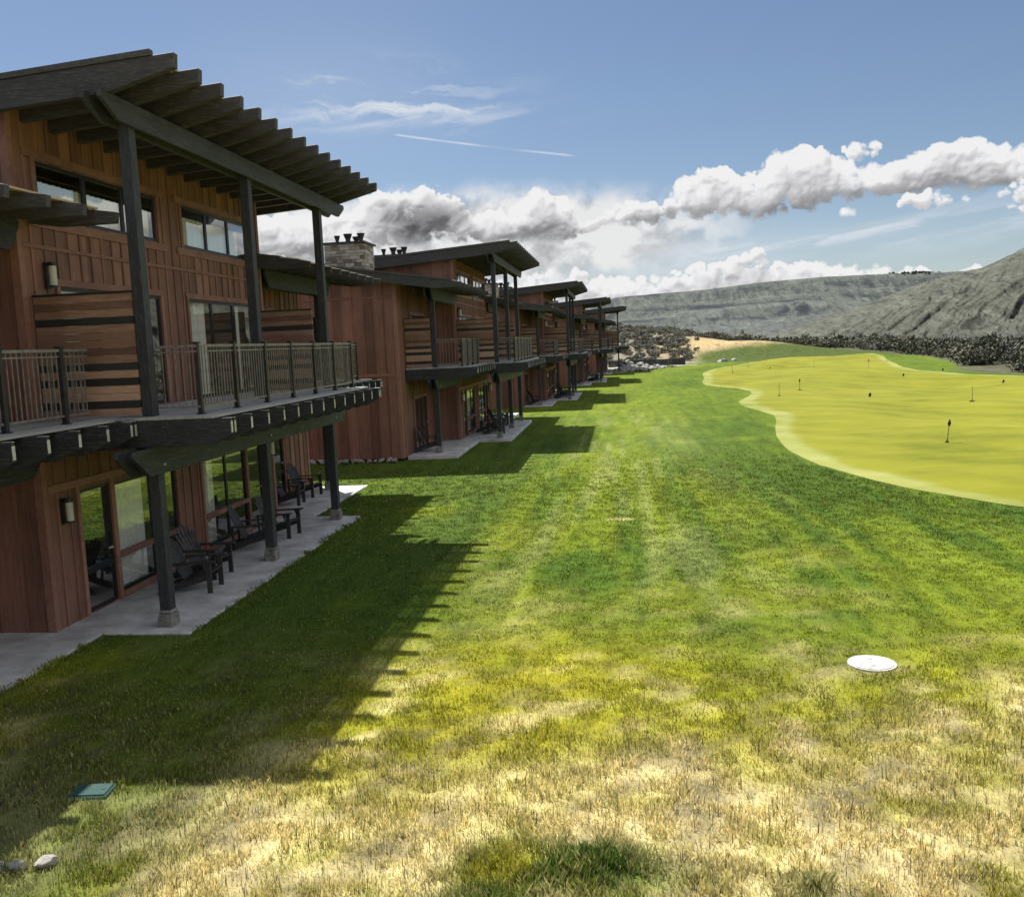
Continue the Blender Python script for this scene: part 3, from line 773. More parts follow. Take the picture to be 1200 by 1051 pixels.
while ns < 260 and tries < 6000:
    tries += 1
    y = rs.uniform(146,214); x = rs.uniform(-7, 19)
    if x > 12+ (y-150)*.06 + rs.uniform(-1.5,1.5): continue
    if y < 152 and rs.random() < .5: continue
    k = rs.randrange(6); s = rs.uniform(.6,1.35)
    c = place(sv[k], x, y, s, s*rs.uniform(.75,1.15), used_s[k]); used_s[k] = True; ns += 1
    tag(c, 'grey-green sagebrush bush on the stony slope behind the farthest lodge', 'bush', 'sagebrush on the slope')
# the scrub that carries on beyond the green as one mass
def scrub():
    rng = np.random.default_rng(77); Vs = []
    base = [shrub_geo(150, 1.0, 1.0, np.random.default_rng(200+q), .125) for q in range(8)]
    n = 0; tn = []
    while n < 7000:
        a = rng.uniform(-.06,.52); d = 76+640*rng.random()**1.55; x = d*math.sin(a); y = d*math.cos(a)
        if x-xedge(y) < 1.6 and y < 214: continue
        if y >= 212 and y < 222 and x < 8 and rng.random() < .3: continue
        if fbm(np.array([x/30]),np.array([y/30]),91,3)[0] < (.40 if d > 170 else .30): continue
        s = rng.uniform(.8,1.9)*(1+.5*(d > 260)*(rng.random() < .3)+ .4*(d>230)); h = s*rng.uniform(.8,1.3)
        V = base[rng.integers(8)]*np.array([s,s,h])
        t_ = rng.uniform(0,6.28); c_, s_ = math.cos(t_), math.sin(t_)
        X = V[...,0]*c_-V[...,1]*s_+x; Y = V[...,0]*s_+V[...,1]*c_+y
        Z = V[...,2]+float(H([x],[y])[0])-.1
        Vs.append(np.stack([X,Y,Z],-1)); n += 1; q_ = rng.uniform(.55,1.5); tn.append(np.tile(np.array([q_*rng.uniform(.9,1.15),q_,q_*rng.uniform(.75,1.05)]),(V.shape[0]*4,1)))
    V = np.concatenate(Vs)
    o = np_mesh('scrubland', V.reshape(-1,3), np.arange(len(V)*4).reshape(-1,4), leaf_mat('scrub_leaf',(.042,.047,.032),(.16,.165,.12),True), 4, np.concatenate(tn))
    tag(o, 'dark scrub running down into the valley beyond the putting green', 'scrub', kind='stuff')
scrub()

# ------------------------------------------------------------------ hills
def polar_hill(name, az, r, hfun, mat):
    A, R = np.meshgrid(az, r); a = A.ravel(); rr = R.ravel()
    x = rr*np.sin(a); y = rr*np.cos(a); z = hfun(a, rr, x, y)
    na, nr = len(az), len(r); ii = np.arange((nr-1)*(na-1)); s = (ii//(na-1))*na+ii % (na-1)
    o = np_mesh(name, np.stack([x,y,z],1), np.stack([s,s+1,s+na+1,s+na],1), mat, 4, None, True, 'structure'); return o
def hill_mat(name, c0, c1, rock, sc, str_, cliffs=()):
    m, t, b, out = new_mat(name); pos = geo(t).outputs['Position']
    n1 = t.noise(pos, .006*sc, 8, .62); n2 = t.noise(t.scalev(pos,(1,1,2.2)), .02*sc, 8, .72, dist=.6); n3 = t.noise(pos, .07*sc, 7, .75)
    nrm = t.n('ShaderNodeSeparateXYZ'); t.L.new(geo(t).outputs['Normal'], nrm.inputs[0])
    c = t.ramp(t.add(t.mul(n1,.6), t.mul(n3,.4)), [(.34,c0),(.66,c1)])
    rk = t.math('MULTIPLY', t.sstep(.52,.66,n2), t.sstep(.38,.6,n1), clamp=True)
    st = t.sstep(str_[0], str_[1], nrm.outputs[2])
    c = t.mix(t.math('MAXIMUM', t.mul(rk,.75), t.mul(t.sub(1.0, st), t.sstep(.40,.55,n2))), c, rock)
    mp = t.n('ShaderNodeMapping'); t.L.new(pos, mp.inputs[0]); mp.inputs['Rotation'].default_value = (0,0,math.radians(38)); mp.inputs['Scale'].default_value = (1,.14,.5)
    sk = t.noise(mp.outputs[0], .045*sc, 6, .7, dist=.8)
    c = t.mix(t.mul(t.sstep(.51,.63,sk),.68), c, rock); c = t.mix(t.mul(t.sstep(.46,.36,sk),.5), c, tuple(1.4*q for q in c1))
    if cliffs:
        pz = t.n('ShaderNodeSeparateXYZ'); t.L.new(pos, pz.inputs[0]); cn = t.noise(t.scalev(pos,(1,1,3)), .0032, 6, .6); cz = t.add(pz.outputs[2], t.mul(t.sub(t.noise(pos,.0015,3,.5),.5), 70.0))
        for z0, z1, th in cliffs:
            bnd = t.mul(t.mul(t.sstep(z0-7,z0+3,cz), t.sstep(z1+5,z1-4,cz)), t.sstep(th, th+.09, cn)); c = t.mix(t.mul(bnd,.85), c, rock)
    sp = t.sstep(.60,.72,n3); c = t.mix(t.mul(sp,.6), c, rock)
    t.L.new(c, b.inputs['Base Color']); b.inputs['Roughness'].default_value = .95; b.inputs['Specular IOR Level'].default_value = .1
    bump(t, b, t.add(n2, t.mul(n3,.5)), 0.85, 13/sc); return m
HR = [(-.6,-.035),(-0.0804,-0.0352),(0.0302,-0.0259),(0.1107,-0.018),(0.1543,-0.0067),(0.1884,0.0076),(0.2379,0.0215),(0.2855,0.0365),(0.316,0.0469),(0.353,0.0548),(0.3885,0.068),(0.4292,0.0771),(.6,.095),(.9,.08)]
HL = [(-1.2,.03),(-0.2072,0.0208),(-0.1149,0.026),(-0.0318,0.0342),(-0.0041,0.0437),(0.05,0.0464),(0.0944,0.0476),(0.155,0.0521),(0.2135,0.0537),(0.2698,0.0525),(0.3046,0.0518),(0.3531,0.0499),(.456,.0482),(1.2,.05)]
def ridged(x, y, seed, o=4):
    s = 0; a = 1; t = 0
    for k in range(o):
        s = s + a*(1-np.abs(2*vnoise(x*2**k+5*k, y*2**k, seed+k)-1)); t += a; a *= .5
    return s/t
def hR(a, r, x, y):
    e = np.interp(a, *zip(*HR)); top = e*2000+4.2
    t = np.clip((r-820)/1180, 0, 1); p = t**1.15
    z = -64+(top+64)*p
    wx = (fbm(x/260, y/260, 301, 3)-.5)
    g = .35*ridged(a*30-t*3.0+wx*1.6, t*2.0+wx, 310, 3)+.65*ridged(a*95-t*13+wx*4, t*3.0+wx*3, 315, 4)
    amp = np.clip((top+64)/200,0,1)
    z = z+(g-.62)*34*np.sin(np.clip(t,0,1)*PI*.93)**.8*amp + (fbm(x/70,y/70,320,5)-.5)*20*amp*(.35+t*.4)
    back = np.clip((r-2000)/700,0,1); return z-back*(25+40*back)
def hL(a, r, x, y):
    e = np.interp(a, *zip(*HL)); top = e*4600+4.2
    t = np.clip((r-2100)/2500,0,1)
    # benches of basalt: stepped slope
    wob = (fbm(x/900,y/900,401,4)-.5)
    tt = t+.25*wob*np.sin(t*PI)
    st = .36*S(.05,.42,tt)+.22*S(.48,.60,tt)+.16*S(.66,.76,tt)+.26*S(.86,.97,tt)
    z = -75+(top+75)*st
    g = ridged(x/420+wob, y/520, 410, 4)
    z = z+(g-.6)*46*np.sin(np.clip(t,0,1)*PI)+(fbm(x/160,y/160,420,5)-.5)*26*np.sin(np.clip(t,0,1)*PI*.97)
    return z-np.clip((r-4600)/800,0,1)*60
polar_hill('hillside', np.concatenate([np.linspace(-.6,-.05,30)[:-1],np.linspace(-.05,.5,520),np.linspace(.5,.9,60)[1:]]), np.concatenate([np.linspace(820,2000,210),np.linspace(2020,2700,20)]), hR,
           hill_mat('hillside_turf', (.068,.075,.060), (.138,.146,.116), (.028,.030,.032), 1.8, (.55,.78)))
polar_hill('hills', np.concatenate([np.linspace(-1.2,-.12,60)[:-1],np.linspace(-.12,.42,420),np.linspace(.42,1.2,60)[1:]]), np.concatenate([np.linspace(2100,4600,190),np.linspace(4640,5400,14)]), hL,
           hill_mat('far_hill_turf', (.078,.090,.084), (.138,.150,.134), (.036,.043,.053), .9, (.82,.94), ((188,214,.48),(120,136,.52),(62,74,.50),(20,30,.56))))
# small wood on the skyline of the far plateau
def skyline_wood():
    rng = np.random.default_rng(9); Vs = []
    for k in range(60):
        a = .296+rng.normal()*.010; r = 4540+rng.uniform(-60,60); x = r*math.sin(a); y = r*math.cos(a)
        z = float(hL(np.array([a]),np.array([r]),np.array([x]),np.array([y]))[0])
        Vs.append(shrub_geo(90, 1, 1.3, rng, .22)*np.array([7,7,rng.uniform(6,11)])+np.array([x,y,z-4]))
    V = np.concatenate(Vs); o = np_mesh('far_wood', V.reshape(-1,3), np.arange(len(V)*4).reshape(-1,4), leaf_mat('far_wood_leaf',(.03,.035,.03),(.06,.065,.055)), 4)
    tag(o, 'dark strip of trees on the skyline of the far plateau', 'wood', kind='stuff')
skyline_wood()
# ------------------------------------------------------------------ clouds: a picture of the sky dome computed here, by direction
T1 = [(-0.7,.07),(-0.4237,0.0768),(-0.1131,0.0668),(-0.0758,0.0813),(-0.0305,0.0738),(0.0147,0.0679),(0.0685,0.0774),(0.1124,0.0817),(0.1469,0.0893),(0.1721,0.0752),(0.2054,0.0781),(0.2379,0.0707),(0.2697,0.0625),(0.3159,0.0575),(0.3602,0.059),(0.423,0.0529),(.7,.06)]
T2 = [(-.7,.15),(-0.3766,0.1443),(-0.2723,0.1429),(-0.2534,0.1614),(-0.2082,0.1689),(-0.1771,0.1594),(-0.1605,0.1292),(-0.1096,0.1464),(-0.0863,0.161),(-0.0462,0.1434),(-0.0288,0.1233),(0.0168,0.1441),(0.0478,0.1379),(0.0703,0.1577),(0.0923,0.1687),(0.1393,0.1565),(0.1606,0.1778),(0.1978,0.1798),(0.2059,0.1628),(0.238,0.1652),(0.2695,0.1603),(0.2962,0.1714),(0.3149,0.1745),(0.3514,0.1721),(0.3868,0.1614),(0.4273,0.1594),(.7,.155)]
B2 = [(-.7,.10),(-0.3797,0.1017),(-0.275,0.0994),(-0.2564,0.1121),(-0.2112,0.1151),(-0.1793,0.1176),(-0.1614,0.1116),(-0.1111,0.1131),(-0.0882,0.1148),(-0.0474,0.1102),(-0.029,0.118),(0.0162,0.1208),(0.0474,0.1223),(0.0696,0.1278),(0.0915,0.1263),(0.1388,0.1212),(0.16,0.1229),(0.1975,0.1266),(0.2057,0.1275),(0.238,0.1328),(0.2695,0.1314),(0.2965,0.1319),(0.3153,0.1355),(0.352,0.133),(0.3874,0.1296),(0.4281,0.1247),(.7,.12)]
A0, A1, E0, E1 = -.70, .70, 0.0, .42
def cloud_image(NW=2300, NH=690):
    rng = np.random.default_rng(4)
    a = A0+(A1-A0)*(np.arange(NW)+.5)/NW; e = E0+(E1-E0)*(np.arange(NH)+.5)/NH
    AA, EE = np.meshgrid(a, e); da = (A1-A0)/NW; de = (E1-E0)/NH
    rgb = np.zeros((NH,NW,3)); al = np.zeros((NH,NW))
    def over(col, al2):
        nonlocal rgb, al
        al2 = np.clip(al2,0,1); rgb = col*al2[...,None]+rgb*(1-al2[...,None]); al = al2+al*(1-al2)
    def g(a0,e0,ra,re): return np.exp(-((AA-a0)/ra)**2-((EE-e0)/re)**2)
    wx = fbm(AA*28, EE*34, 501, 5)-.5; wy = fbm(AA*28+50, EE*34, 511, 5)-.5
    fine = fbm(AA*170, EE*200, 521, 4)-.5; mid = fbm(AA*60, EE*75, 531, 5)-.5
    bil = 0
    for f_, w_, sd in ((38,.5,601),(82,.3,611),(175,.2,621)):
        bil = bil+w_*np.abs(2*fbm(AA*f_+wx*1.6, EE*f_*1.15+wy*1.6, sd, 2, .35)-1)*1.9
    # cirrus
    str1 = fbm(AA*6+EE*9+wx*.6, EE*62-AA*9, 541, 6, .55); str2 = fbm(AA*9, EE*75+AA*5+wx*2, 551, 6, .6)
    ci = g(-.24,.262,.10,.022)*S(.50,.78,str2)*.75+g(-.22,.235,.12,.014)*S(.42,.72,str1)*.7+g(-.2,.243,.10,.010)*S(.48,.7,str2)*.5
    ci = ci + g(-.30,.26,.14,.06)*.14
    ci = ci+g(.17,.094,.20,.013)*(.15+.7*S(.42,.68,str1))+g(.0,.085,.13,.02)*(.25+.5*S(.4,.7,str2))+g(.3,.10,.2,.03)*.25*S(.35,.7,str1)+.10*S(.16,.05,EE)
    over(np.array([.86,.90,.95])[None,None], ci)
    ln = np.abs(EE-(.2199-.147*(AA+.2303)))
    tr = S(.0015,.0003,ln)*S(-.232,-.225,AA)*S(-.036,-.055,AA)*(1-.85*np.exp(-((AA+.115)/.03)**2))*(.6+.8*(fbm(AA*60,AA*0,561,2)))
    over(np.array([.95,.97,1.0])[None,None], tr*.5)
    # grey-white sheet behind the cumulus
    sh = S(.10,.52, np.maximum(g(-.17,.112,.25,.044), g(-.02,.108,.085,.026)*S(.06,-.0,AA-.02-(EE-.12)*2.2))*(1+.6*mid+.9*wx))*.97
    low = S(.0,.5,(EE-.095)/.06+wx*1.2+.35*mid)
    sc = (.86+.10*low+.55*mid+.55*wx-.06*g(-.33,.115,.12,.03))[...,None]*np.array([1,1.005,1.015])
    over(np.clip(sc,.50,.96), sh)
    def cumulus(puffs, base, soft=1., dark=.36, warp=.010, lit=None, bump=.0016, tk=26., bd=.0):
        Z = np.full((NH,NW), -1.0); Q = np.full((NH,NW), -1.0)
        for (pa,pe,r,pz) in puffs:
            m = r+warp
            i0,i1 = int((pa-m-A0)/da), int((pa+m-A0)/da)+2; j0,j1 = int((pe-m-E0)/de), int((pe+m-E0)/de)+2
            i0=max(i0,0); j0=max(j0,0); i1=min(i1,NW); j1=min(j1,NH)
            if i1<=i0 or j1<=j0: continue
            sl = np.s_[j0:j1,i0:i1]
            d2 = (AA[sl]+wx[sl]*warp-pa)**2+((EE[sl]+wy[sl]*warp-pe)*1.08)**2; q = r*r-d2
            z = np.where(q>0, pz+np.sqrt(np.maximum(q,0)), -1); Z[sl] = np.maximum(Z[sl], z)
            Q[sl] = np.maximum(Q[sl], q/(r*r)*min(1,r/.008))
        Qc = np.clip(Q,-1,1)
        M_ = Qc+.95*(bil-.42)+.85*fine+.5*mid                       # lumpy, frayed edge
        M_ = np.where(Q > -.95, M_, -1.0)
        fray = S(-.18,.22,wx)                                       # some stretches crisp, some wispy
        cutb = S(-.007,.006,EE-base(AA)+.007*wx+.010*mid+.003*fine)
        rho = S(-.05,.26+.62*fray*soft,M_)*cutb
        # light from up-left: optical depth gathered along that way
        tau = np.zeros_like(rho); sx_, sy_ = .42, .91
        for q in range(1,13):
            st = .0019*q**1.12; tau += np.roll(np.roll(rho, -int(round(st*sy_/de)), 0), int(round(st*sx_/da)), 1)*(.0019*1.12*q**.12)
        lightm = np.exp(-tau*tk)
        def blur(z, n, sg):
            k = np.exp(-(np.arange(-n,n+1)/sg)**2); k /= k.sum()
            for ax in (0,1): z = sum(np.roll(z,i-n,ax)*k[i] for i in range(2*n+1))
            return z
        Zf = blur(np.where(Z>-.5, Z, 0), 10, 5.5)+bump*(2.6*bil+1.2*fine+1.2*mid)
        Zf = blur(Zf, 4, 1.9)
        gy_, gx_ = np.gradient(Zf, de, da)
        nl = np.sqrt(gx_**2+gy_**2+1); L = np.array([-.38,.80,.46]); L = L/np.linalg.norm(L)
        lam = np.clip((-gx_*L[0]-gy_*L[1]+L[2])/nl, -.4, 1)
        v = dark+.46*lightm+.15*(lam-.2)+.16*mid+.10*(bil-.4)+.14*wx
        v = v-bd*S(.024,.0,EE-base(AA)+.010*mid+.012*wx)-.05*S(.35,.0,lam)
        if lit is not None: v = v+lit
        v = v+.16*S(.75,.15,rho)*lightm
        v = blur(v, 4, 2.0)*.7+blur(v,2,.8)*.3
        alpha = np.clip(rho*1.02,0,1)
        col = np.clip(v,.24,1.0)[...,None]*np.array([1.0,1.0,1.01])
        col = col+(.05*(1-np.clip(v,0,1)))[...,None]*np.array([0,.02,.10])
        over(np.clip(col,0,1.0), alpha)
    # far low line of cumulus along the hills
    f1 = lambda x: np.interp(x, *zip(*T1)); P = []
    for k in range(1500):
        pa = rng.uniform(-.69,.69); top = f1(pa)*(.93+.10*rng.random()); r = rng.uniform(.0028,.0088); pe = rng.uniform(.03, top-r*.8)
        P.append((pa,pe,r*(1.0 if pe > top-.02 else 1.3),rng.uniform(0,.006)+.10*(top-pe)))
    cumulus(P, lambda x: x*0+.0, .9, .62, .012, None, .0019, 42.)
    # middle band
    f2 = lambda x: np.interp(x, *zip(*T2)); b2 = lambda x: np.interp(x, *zip(*B2)); P = []
    for k in range(520):
        pa = rng.uniform(-.69,.69); t_, b_ = f2(pa)+.003, b2(pa)-.004; th = t_-b_
        r = max(th,.022)*rng.uniform(.26,.46); pe = rng.uniform(b_+r*.55, max(b_+r*.56, t_-r*.95)); P.append((pa,pe,r,rng.uniform(-.004,.004)))
    for k in range(1500):
        pa = rng.uniform(-.69,.69); t_, b_ = f2(pa), b2(pa); th = t_-b_
        r = min(.012, max(th,.02)*rng.uniform(.10,.26)); pe = b_+th*(.25+.75*rng.random()**.6)-r*.7; P.append((pa,pe,r,rng.uniform(0,.016)+.012*(1-(pe-b_)/th)))
    dk = -.50*g(-.205,.136,.046,.017)
    b2s = lambda x: b2(x)-.005
    cumulus(P, b2s, 1.3, .62, .022, dk, .0022, 30., .20)
    P = []
    for a0,e0,ra,re,n in ((.242,.1736,.012,.004,26),(.306,.1185,.026,.005,46),(.234,.1151,.007,.0018,14),(.386,.1165,.010,.010,34)):
        for k in range(n): P.append((a0+rng.normal()*ra*.5, e0+rng.normal()*re*.5, rng.uniform(.0025,.006), rng.uniform(0,.004)))
    cumulus(P, lambda x: x*0+.05, 1.8, .55, .016, None, .0014, 30.)
    return np.dstack([rgb/np.maximum(al,1e-4)[...,None], al])
# ------------------------------------------------------------------ small things on and round the lawn
def gz(x, y): return float(H(np.array([float(x)]), np.array([float(y)]))[0])
# round white cover in the grass
M['cover'] = simple('weathered_white_concrete', (.40,.395,.38), .85, 0, 9, .3, .4)
x, y = 3.05, 11.66
t = empty('access_cover', (x, y, gz(x,y)))
mb = MB(); mb.cyl((0,0,-.05),(0,0,.022),.30,.294,40); mb.build('rim', M['cover'], t)
mb = MB(); mb.cyl((0,0,.015),(0,0,.029),.262,.257,36); mb.box(-.03,.03,.10,.13,.029,.036); mb.box(-.03,.03,-.13,-.10,.029,.036); mb.build('lid', M['cover'], t)
tag(t, 'round white concrete cover lying flush in the lawn at the right', 'cover')
x, y = -5.28, 8.02
t = empty('valve_box', (x, y, gz(x,y)), .12)
mb = MB(); mb.box(-.20,.20,-.14,.14,-.1,.03); mb.build('box_rim', M['teal'], t, bevel=.012)
mb = MB(); mb.box(-.175,.175,-.115,.115,.03,.042); mb.cyl((.12,0,.042),(.12,0,.046),.018,n=10); mb.build('lid', M['teal'], t, bevel=.006)
tag(t, 'flat green plastic irrigation box lid in the shaded grass at the lower left', 'valve box')
# boulders
def rock_mesh(seed, flat=.6, mat='boulder', sub=3):
    bm = bmesh.new(); bmesh.ops.create_icosphere(bm, subdivisions=sub, radius=1)
    r = np.random.default_rng(seed); pl = r.normal(size=(16,3)); pl /= np.linalg.norm(pl,axis=1)[:,None]; dd = r.uniform(.52,.86,16)
    for v in bm.verts:
        p = np.array(v.co)
        for q, d in zip(pl, dd):
            k = p@q
            if k > d: p = p-q*(k-d)
        p = p*(1+.05*(fbm(np.array([p[0]*3+seed]),np.array([p[1]*3+p[2]*2]),seed,3)[0]-.5)); v.co = (p[0], p[1], p[2]*flat)
    me = bpy.data.meshes.new('rock'); bm.to_mesh(me); bm.free(); me.materials.append(M[mat])
    o = bpy.data.objects.new('rock', me); COL.objects.link(o); return o
for k, (x, y, sx, sy, h, rz, lb) in enumerate(((-4.93,6.76,.125,.08,.075,.15,'angular pale rock at the lower left, rightmost of the three lying in a line'),
                                   (-5.13,6.71,.115,.085,.06,.1,'pale rock lying between its two neighbours at the lower left edge'),
                                   (-5.34,6.69,.115,.085,.07,-.3,'pale rock cut by the left edge of the picture'))):
    o = rock_mesh(20+k, .9); o.location = (x, y, gz(x,y)+.03); o.scale = (sx, sy, h); o.rotation_euler = (.1,.1,rz)
    tag(o, lb, 'rock', 'pale rocks in the foreground')
rr = random.Random(3); proto = [rock_mesh(40+k, .7, 'rock', 2) for k in range(6)]; up = [False]*6
def put_rock(x, y, s, lb, grp, lift=.25):
    k = rr.randrange(6); o = proto[k] if not up[k] else proto[k].copy()
    if up[k]: COL.objects.link(o)
    up[k] = True
    o.location = (x, y, gz(x,y)+s*lift); o.scale = (s*rr.uniform(.8,1.3), s*rr.uniform(.8,1.2), s*rr.uniform(.7,1.1)); o.rotation_euler = (rr.uniform(-.4,.4),rr.uniform(-.4,.4),rr.uniform(0,6.28))
    tag(o, lb, 'rock', grp)
for k in range(170):
    t_ = rr.random(); y = 120+15*t_; lo = -1.4+2.2*t_; sp_ = (7.8-3.2*(1-t_))*rr.random()**1.25; x = lo+sp_
    put_rock(x, y, rr.uniform(.24,.46), 'grey broken rock in the rock bank beside the farthest lodge', 'rock bank beside the farthest lodge', .35+3.2*rr.random()*max(0,1-sp_/5.5)*t_)
# row of stones along the foot of the second lodge's side wall
for k in range(16):
    put_rock(-12.4+.265*k+rr.uniform(-.05,.05), 33.28+rr.uniform(-.12,.08), rr.uniform(.13,.21), 'grey stone in the row along the foot of the second lodge side wall', 'stones along the wall foot', .5)
for x, y, s in ((16.2,147.5,.75),(17.9,149,.6),(15.2,144.5,.65)):
    put_rock(x, y, s, 'flat pale rock where the lawn meets the sandy bank', 'flat rocks by the sandy bank', .05)
# low dark retaining wall and gravel path in front of the slope
t = empty('retaining_wall', (4,142,0)); 
for k in range(3):
    mb = MB(); n = 46
    for i in range(n):
        a = -1.8+11.6*i/n; y = 142+.35*math.sin(a*.5); mb.box(a+.01, a+11.6/n-.01, y-.12, y+.12, -.1+.36*k+.005, .26+.36*k+rr.uniform(-.01,.01))
    mb.build('timber_course', M['timber'], t, (4,142,0))
tag(t, 'low dark timber retaining wall below the sagebrush slope', 'retaining wall')
pv = []; n = 40
for i in range(n+1):
    x = -4+15.5*i/n; c = 138.6+.35*math.sin(x*.5)+.10*x
    for w in (-1.9,-.6,.7,2.0):
        yy = c+w*(1-.35*S(5,11,x)); pv.append((x, float(yy), gz(x,float(yy))+.03))
pf = [(i*4+j, (i+1)*4+j, (i+1)*4+j+1, i*4+j+1) for i in range(n) for j in range(3)]
M['gravel'] = simple('gravel', (.30,.29,.28), .95, 0, 6, .3, .4)
np_mesh('path', np.array(pv), np.array(pf), M['gravel'], 4, kind='structure')
# practice flags on the green
def make_flag(lean, hh, base, cloth):
    f = empty('practice_flag', (0,0,0))
    top = Vector((lean*hh, 0, hh))
    mb = MB(); mb.cyl((0,0,0), top, .013, .011, 8); mb.build('pole', M['pole'], f)
    mb = MB(); mb.cyl((0,0,0),(0,0,.035),base,base*.92,18); mb.cyl((0,0,.035),(0,0,.10),.035,.02,12); mb.build('base', M['pole'], f)
    if cloth:
        mb = MB(); n = 10; p0 = top*.70; p1 = top*.99
        rad = [.02,.045,.058,.05,.03,.012]
        for a in range(5):
            q0 = p0.lerp(p1, a/5); q1 = p0.lerp(p1, (a+1)/5); mb.cyl(q0, q1, rad[a], rad[a+1], 9, a in (0,4))
        mb.build('furled_flag', M['flagcloth'], f, smooth=True)
    return f
flags = [(11.35,33.68,.10,.82,.07,1,'black pin with furled flag leaning right, nearest the camera on the green'),
         (18.43,51.0,0,.78,.15,0,'thin dark pin on a wide black foot, rightmost tall pin of the green'),
         (12.89,68.7,0,.85,.17,1,'dark pin on a wide foot standing just behind the leftmost near pin'),
         (10.07,60.5,0,.85,.08,0,'bare dark pin near the left edge of the green, left of the wide-footed pin'),
         (11.9,100.5,0,.85,.09,0,'small dark pin far off at the left end of the green'),
         (27.6,107,0,1.1,.10,1,'tall dark pin with furled flag at the middle of the far part of the green'),
         (24.3,120,0,.9,.08,0,'thin pin far back on the green, left of the tall furled one'),
         (15.9,118,0,.9,.06,0,'faint thin pin at the back left of the green'),
         (33.4,121,0,.8,.06,0,'faint thin pin at the far right back corner of the green')]
for x, y, ln, hh, bs, cl, lb in flags:
    f = make_flag(ln, hh, bs, cl); f.location = (x, y, gz(x,y)+.012); tag(f, lb, 'flag pin', 'pins on the putting green')
def make_marker():
    f = empty('tee_marker', (0,0,0))
    mb = MB(); mb.cyl((0,0,0),(.03,0,.28),.012,.012,8); mb.build('stake', M['pole'], f)
    mb = MB(); mb.hexa([(-.10,-.012,.12),(.08,-.012,.14),(.08,.012,.14),(-.10,.012,.12),(-.06,-.012,.42),(.12,-.012,.40),(.12,.012,.40),(-.06,.012,.42)]); mb.build('panel', M['flagcloth'], f)
    mb = MB(); mb.box(-.16,-.102,-.012,.012,.05,.30); mb.build('white_card', M['white'], f); return f
mk = None
for x, y, lb in ((14.9,57.5,'small black and white marker in the middle of the green'),(24.3,83,'small dark marker behind the middle of the green'),(29.2,88,'small dark marker near the far right edge, beside the rough'),
              (28.2,72,'small dark marker at the far right edge of the green'),(17.6,112,'tiny dark marker at the back left of the green')):
    o = mk if mk is None else mk
    if mk is None: mk = make_marker(); o = mk
    else: o = copy_tree(mk)
    o.location = (x, y, gz(x,y)+.012); o.scale = (.75,.75,.75); tag(o, lb, 'marker', 'small markers on the green')
# sheds in the valley
for x, y, L, rz, lb in ((118,278,22,.2,'long white-roofed shed in the valley at the right edge'),(96,262,9,-.3,'small pale-roofed shed in the valley scrub, left of the long one'),(132,330,16,.1,'white-roofed shed farther down the valley, behind the long one')):
    z = gz(x,y); o = empty('valley_shed', (x,y,z), rz); W = 7
    mb = MB(); mb.box(-L/2,L/2,-W/2,W/2,-.5,2.6); mb.build('wall', M['boulder'], o)
    mb = MB(); mb.prismx([(-W/2-.4,2.55),(W/2+.4,2.55),(0,4.2)], -L/2-.4, L/2+.4); mb.build('roof', M['white'], o)
    tag(o, lb, 'shed')

# ------------------------------------------------------------------ sky, sun, camera
SUNV = Vector((-3.05, 4.3, 8.2)).normalized()
el = math.asin(SUNV.z); az = math.atan2(SUNV.x, SUNV.y)
sun = bpy.data.lights.new('sun', 'SUN'); sun.energy = 5.0; sun.angle = math.radians(.5); sun.color = (1.0,.95,.87)
so = bpy.data.objects.new('sun', sun); COL.objects.link(so); so.rotation_euler = (-SUNV).to_track_quat('-Z','Y').to_euler(); so.location = (0,0,60)
world = bpy.data.worlds.new('World'); SC.world = world; world.use_nodes = True; world.node_tree.nodes.clear()
t = NT(world.node_tree); out = t.n('ShaderNodeOutputWorld'); bg = t.n('ShaderNodeBackground'); t.L.new(bg.outputs[0], out.inputs[0])
sky = t.n('ShaderNodeTexSky', sky_type='NISHITA'); sky.sun_disc = False; sky.sun_elevation = el; sky.sun_rotation = az; sky.altitude = 400; sky.air_density = 1.0; sky.dust_density = .6; sky.ozone_density = 1.6
D = t.n('ShaderNodeTexCoord').outputs['Generated']; nv = t.n('ShaderNodeVectorMath', operation='NORMALIZE'); t.L.new(D, nv.inputs[0])
sp = t.n('ShaderNodeSeparateXYZ'); t.L.new(nv.outputs[0], sp.inputs[0]); dx, dy, dz = sp.outputs
AZ = t.math('ARCTAN2', dx, dy); EL = t.math('ARCSINE', dz)
CI = cloud_image(); ih, iw = CI.shape[:2]
img = bpy.data.images.new('cloud_map', iw, ih, alpha=True, float_buffer=True); img.colorspace_settings.name = 'Non-Color'; img.alpha_mode = 'CHANNEL_PACKED'
cpx = CI.astype(np.float32); cpx[..., :3] = cpx[..., :3]**1.6
img.pixels.foreach_set(np.ascontiguousarray(cpx).ravel()); img.update()
tx = t.n('ShaderNodeTexImage', extension='MIRROR', interpolation='Linear'); tx.image = img
t.L.new(t.xyz(t.math('DIVIDE', t.sub(AZ, A0), A1-A0), t.math('DIVIDE', EL, E1, clamp=True), 0.0), tx.inputs[0])
W = 8.0
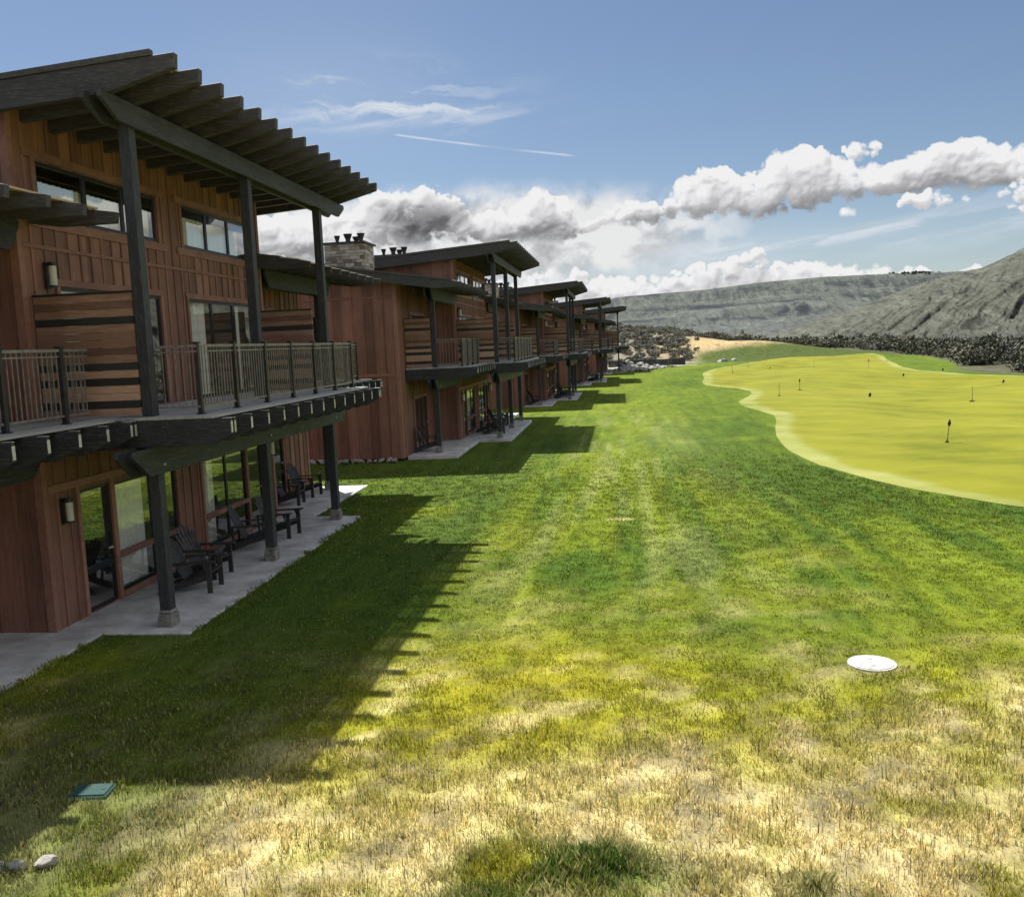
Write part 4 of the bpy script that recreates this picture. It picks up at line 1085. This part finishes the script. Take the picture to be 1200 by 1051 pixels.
sc_ = t.n('ShaderNodeVectorMath', operation='SCALE'); t.L.new(tx.outputs[0], sc_.inputs[0]); sc_.inputs['Scale'].default_value = W
base = t.mix(1.0, sky.outputs[0], (.76,.77,.80), 'MULTIPLY')
base = t.mix(tx.outputs[1], base, sc_.outputs[0])
# bright cumulus added out of view (east, overhead, behind) as fill for shaded facades
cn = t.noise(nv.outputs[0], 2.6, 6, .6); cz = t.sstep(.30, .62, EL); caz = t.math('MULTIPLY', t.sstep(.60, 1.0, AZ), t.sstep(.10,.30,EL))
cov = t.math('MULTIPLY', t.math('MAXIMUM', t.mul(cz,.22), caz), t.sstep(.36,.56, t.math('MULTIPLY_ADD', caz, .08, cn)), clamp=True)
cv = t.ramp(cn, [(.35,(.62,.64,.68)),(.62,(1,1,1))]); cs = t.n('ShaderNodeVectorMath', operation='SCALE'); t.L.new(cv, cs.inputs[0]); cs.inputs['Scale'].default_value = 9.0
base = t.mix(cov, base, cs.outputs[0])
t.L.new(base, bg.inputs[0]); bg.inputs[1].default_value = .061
world.cycles.sampling_method = 'MANUAL'; world.cycles.sample_map_resolution = 512

cam = bpy.data.cameras.new('camera'); co = bpy.data.objects.new('camera', cam); COL.objects.link(co)
fpx, vpx, vpy, roll = 1075., 726.-600., 525.5-398., math.radians(1.7)
Yd = Vector((vpx/fpx, vpy/fpx, -1)).normalized(); u = Vector((-math.sin(roll), math.cos(roll), 0)); Zd = (u-u.dot(Yd)*Yd).normalized(); Xd = Yd.cross(Zd)
co.matrix_world = Matrix.Translation((0,0,4.2)) @ Matrix((Xd, Yd, Zd)).to_4x4()
cam.sensor_width = 36; cam.lens = 36*fpx/1200; cam.clip_end = 20000; cam.clip_start = .1
SC.camera = co
SC.view_settings.view_transform = 'Standard'; SC.view_settings.look = 'None'; SC.view_settings.exposure = .84; SC.view_settings.gamma = 1
SC.cycles.max_bounces = 6; SC.cycles.transparent_max_bounces = 12; SC.cycles.caustics_reflective = False; SC.cycles.caustics_refractive = False
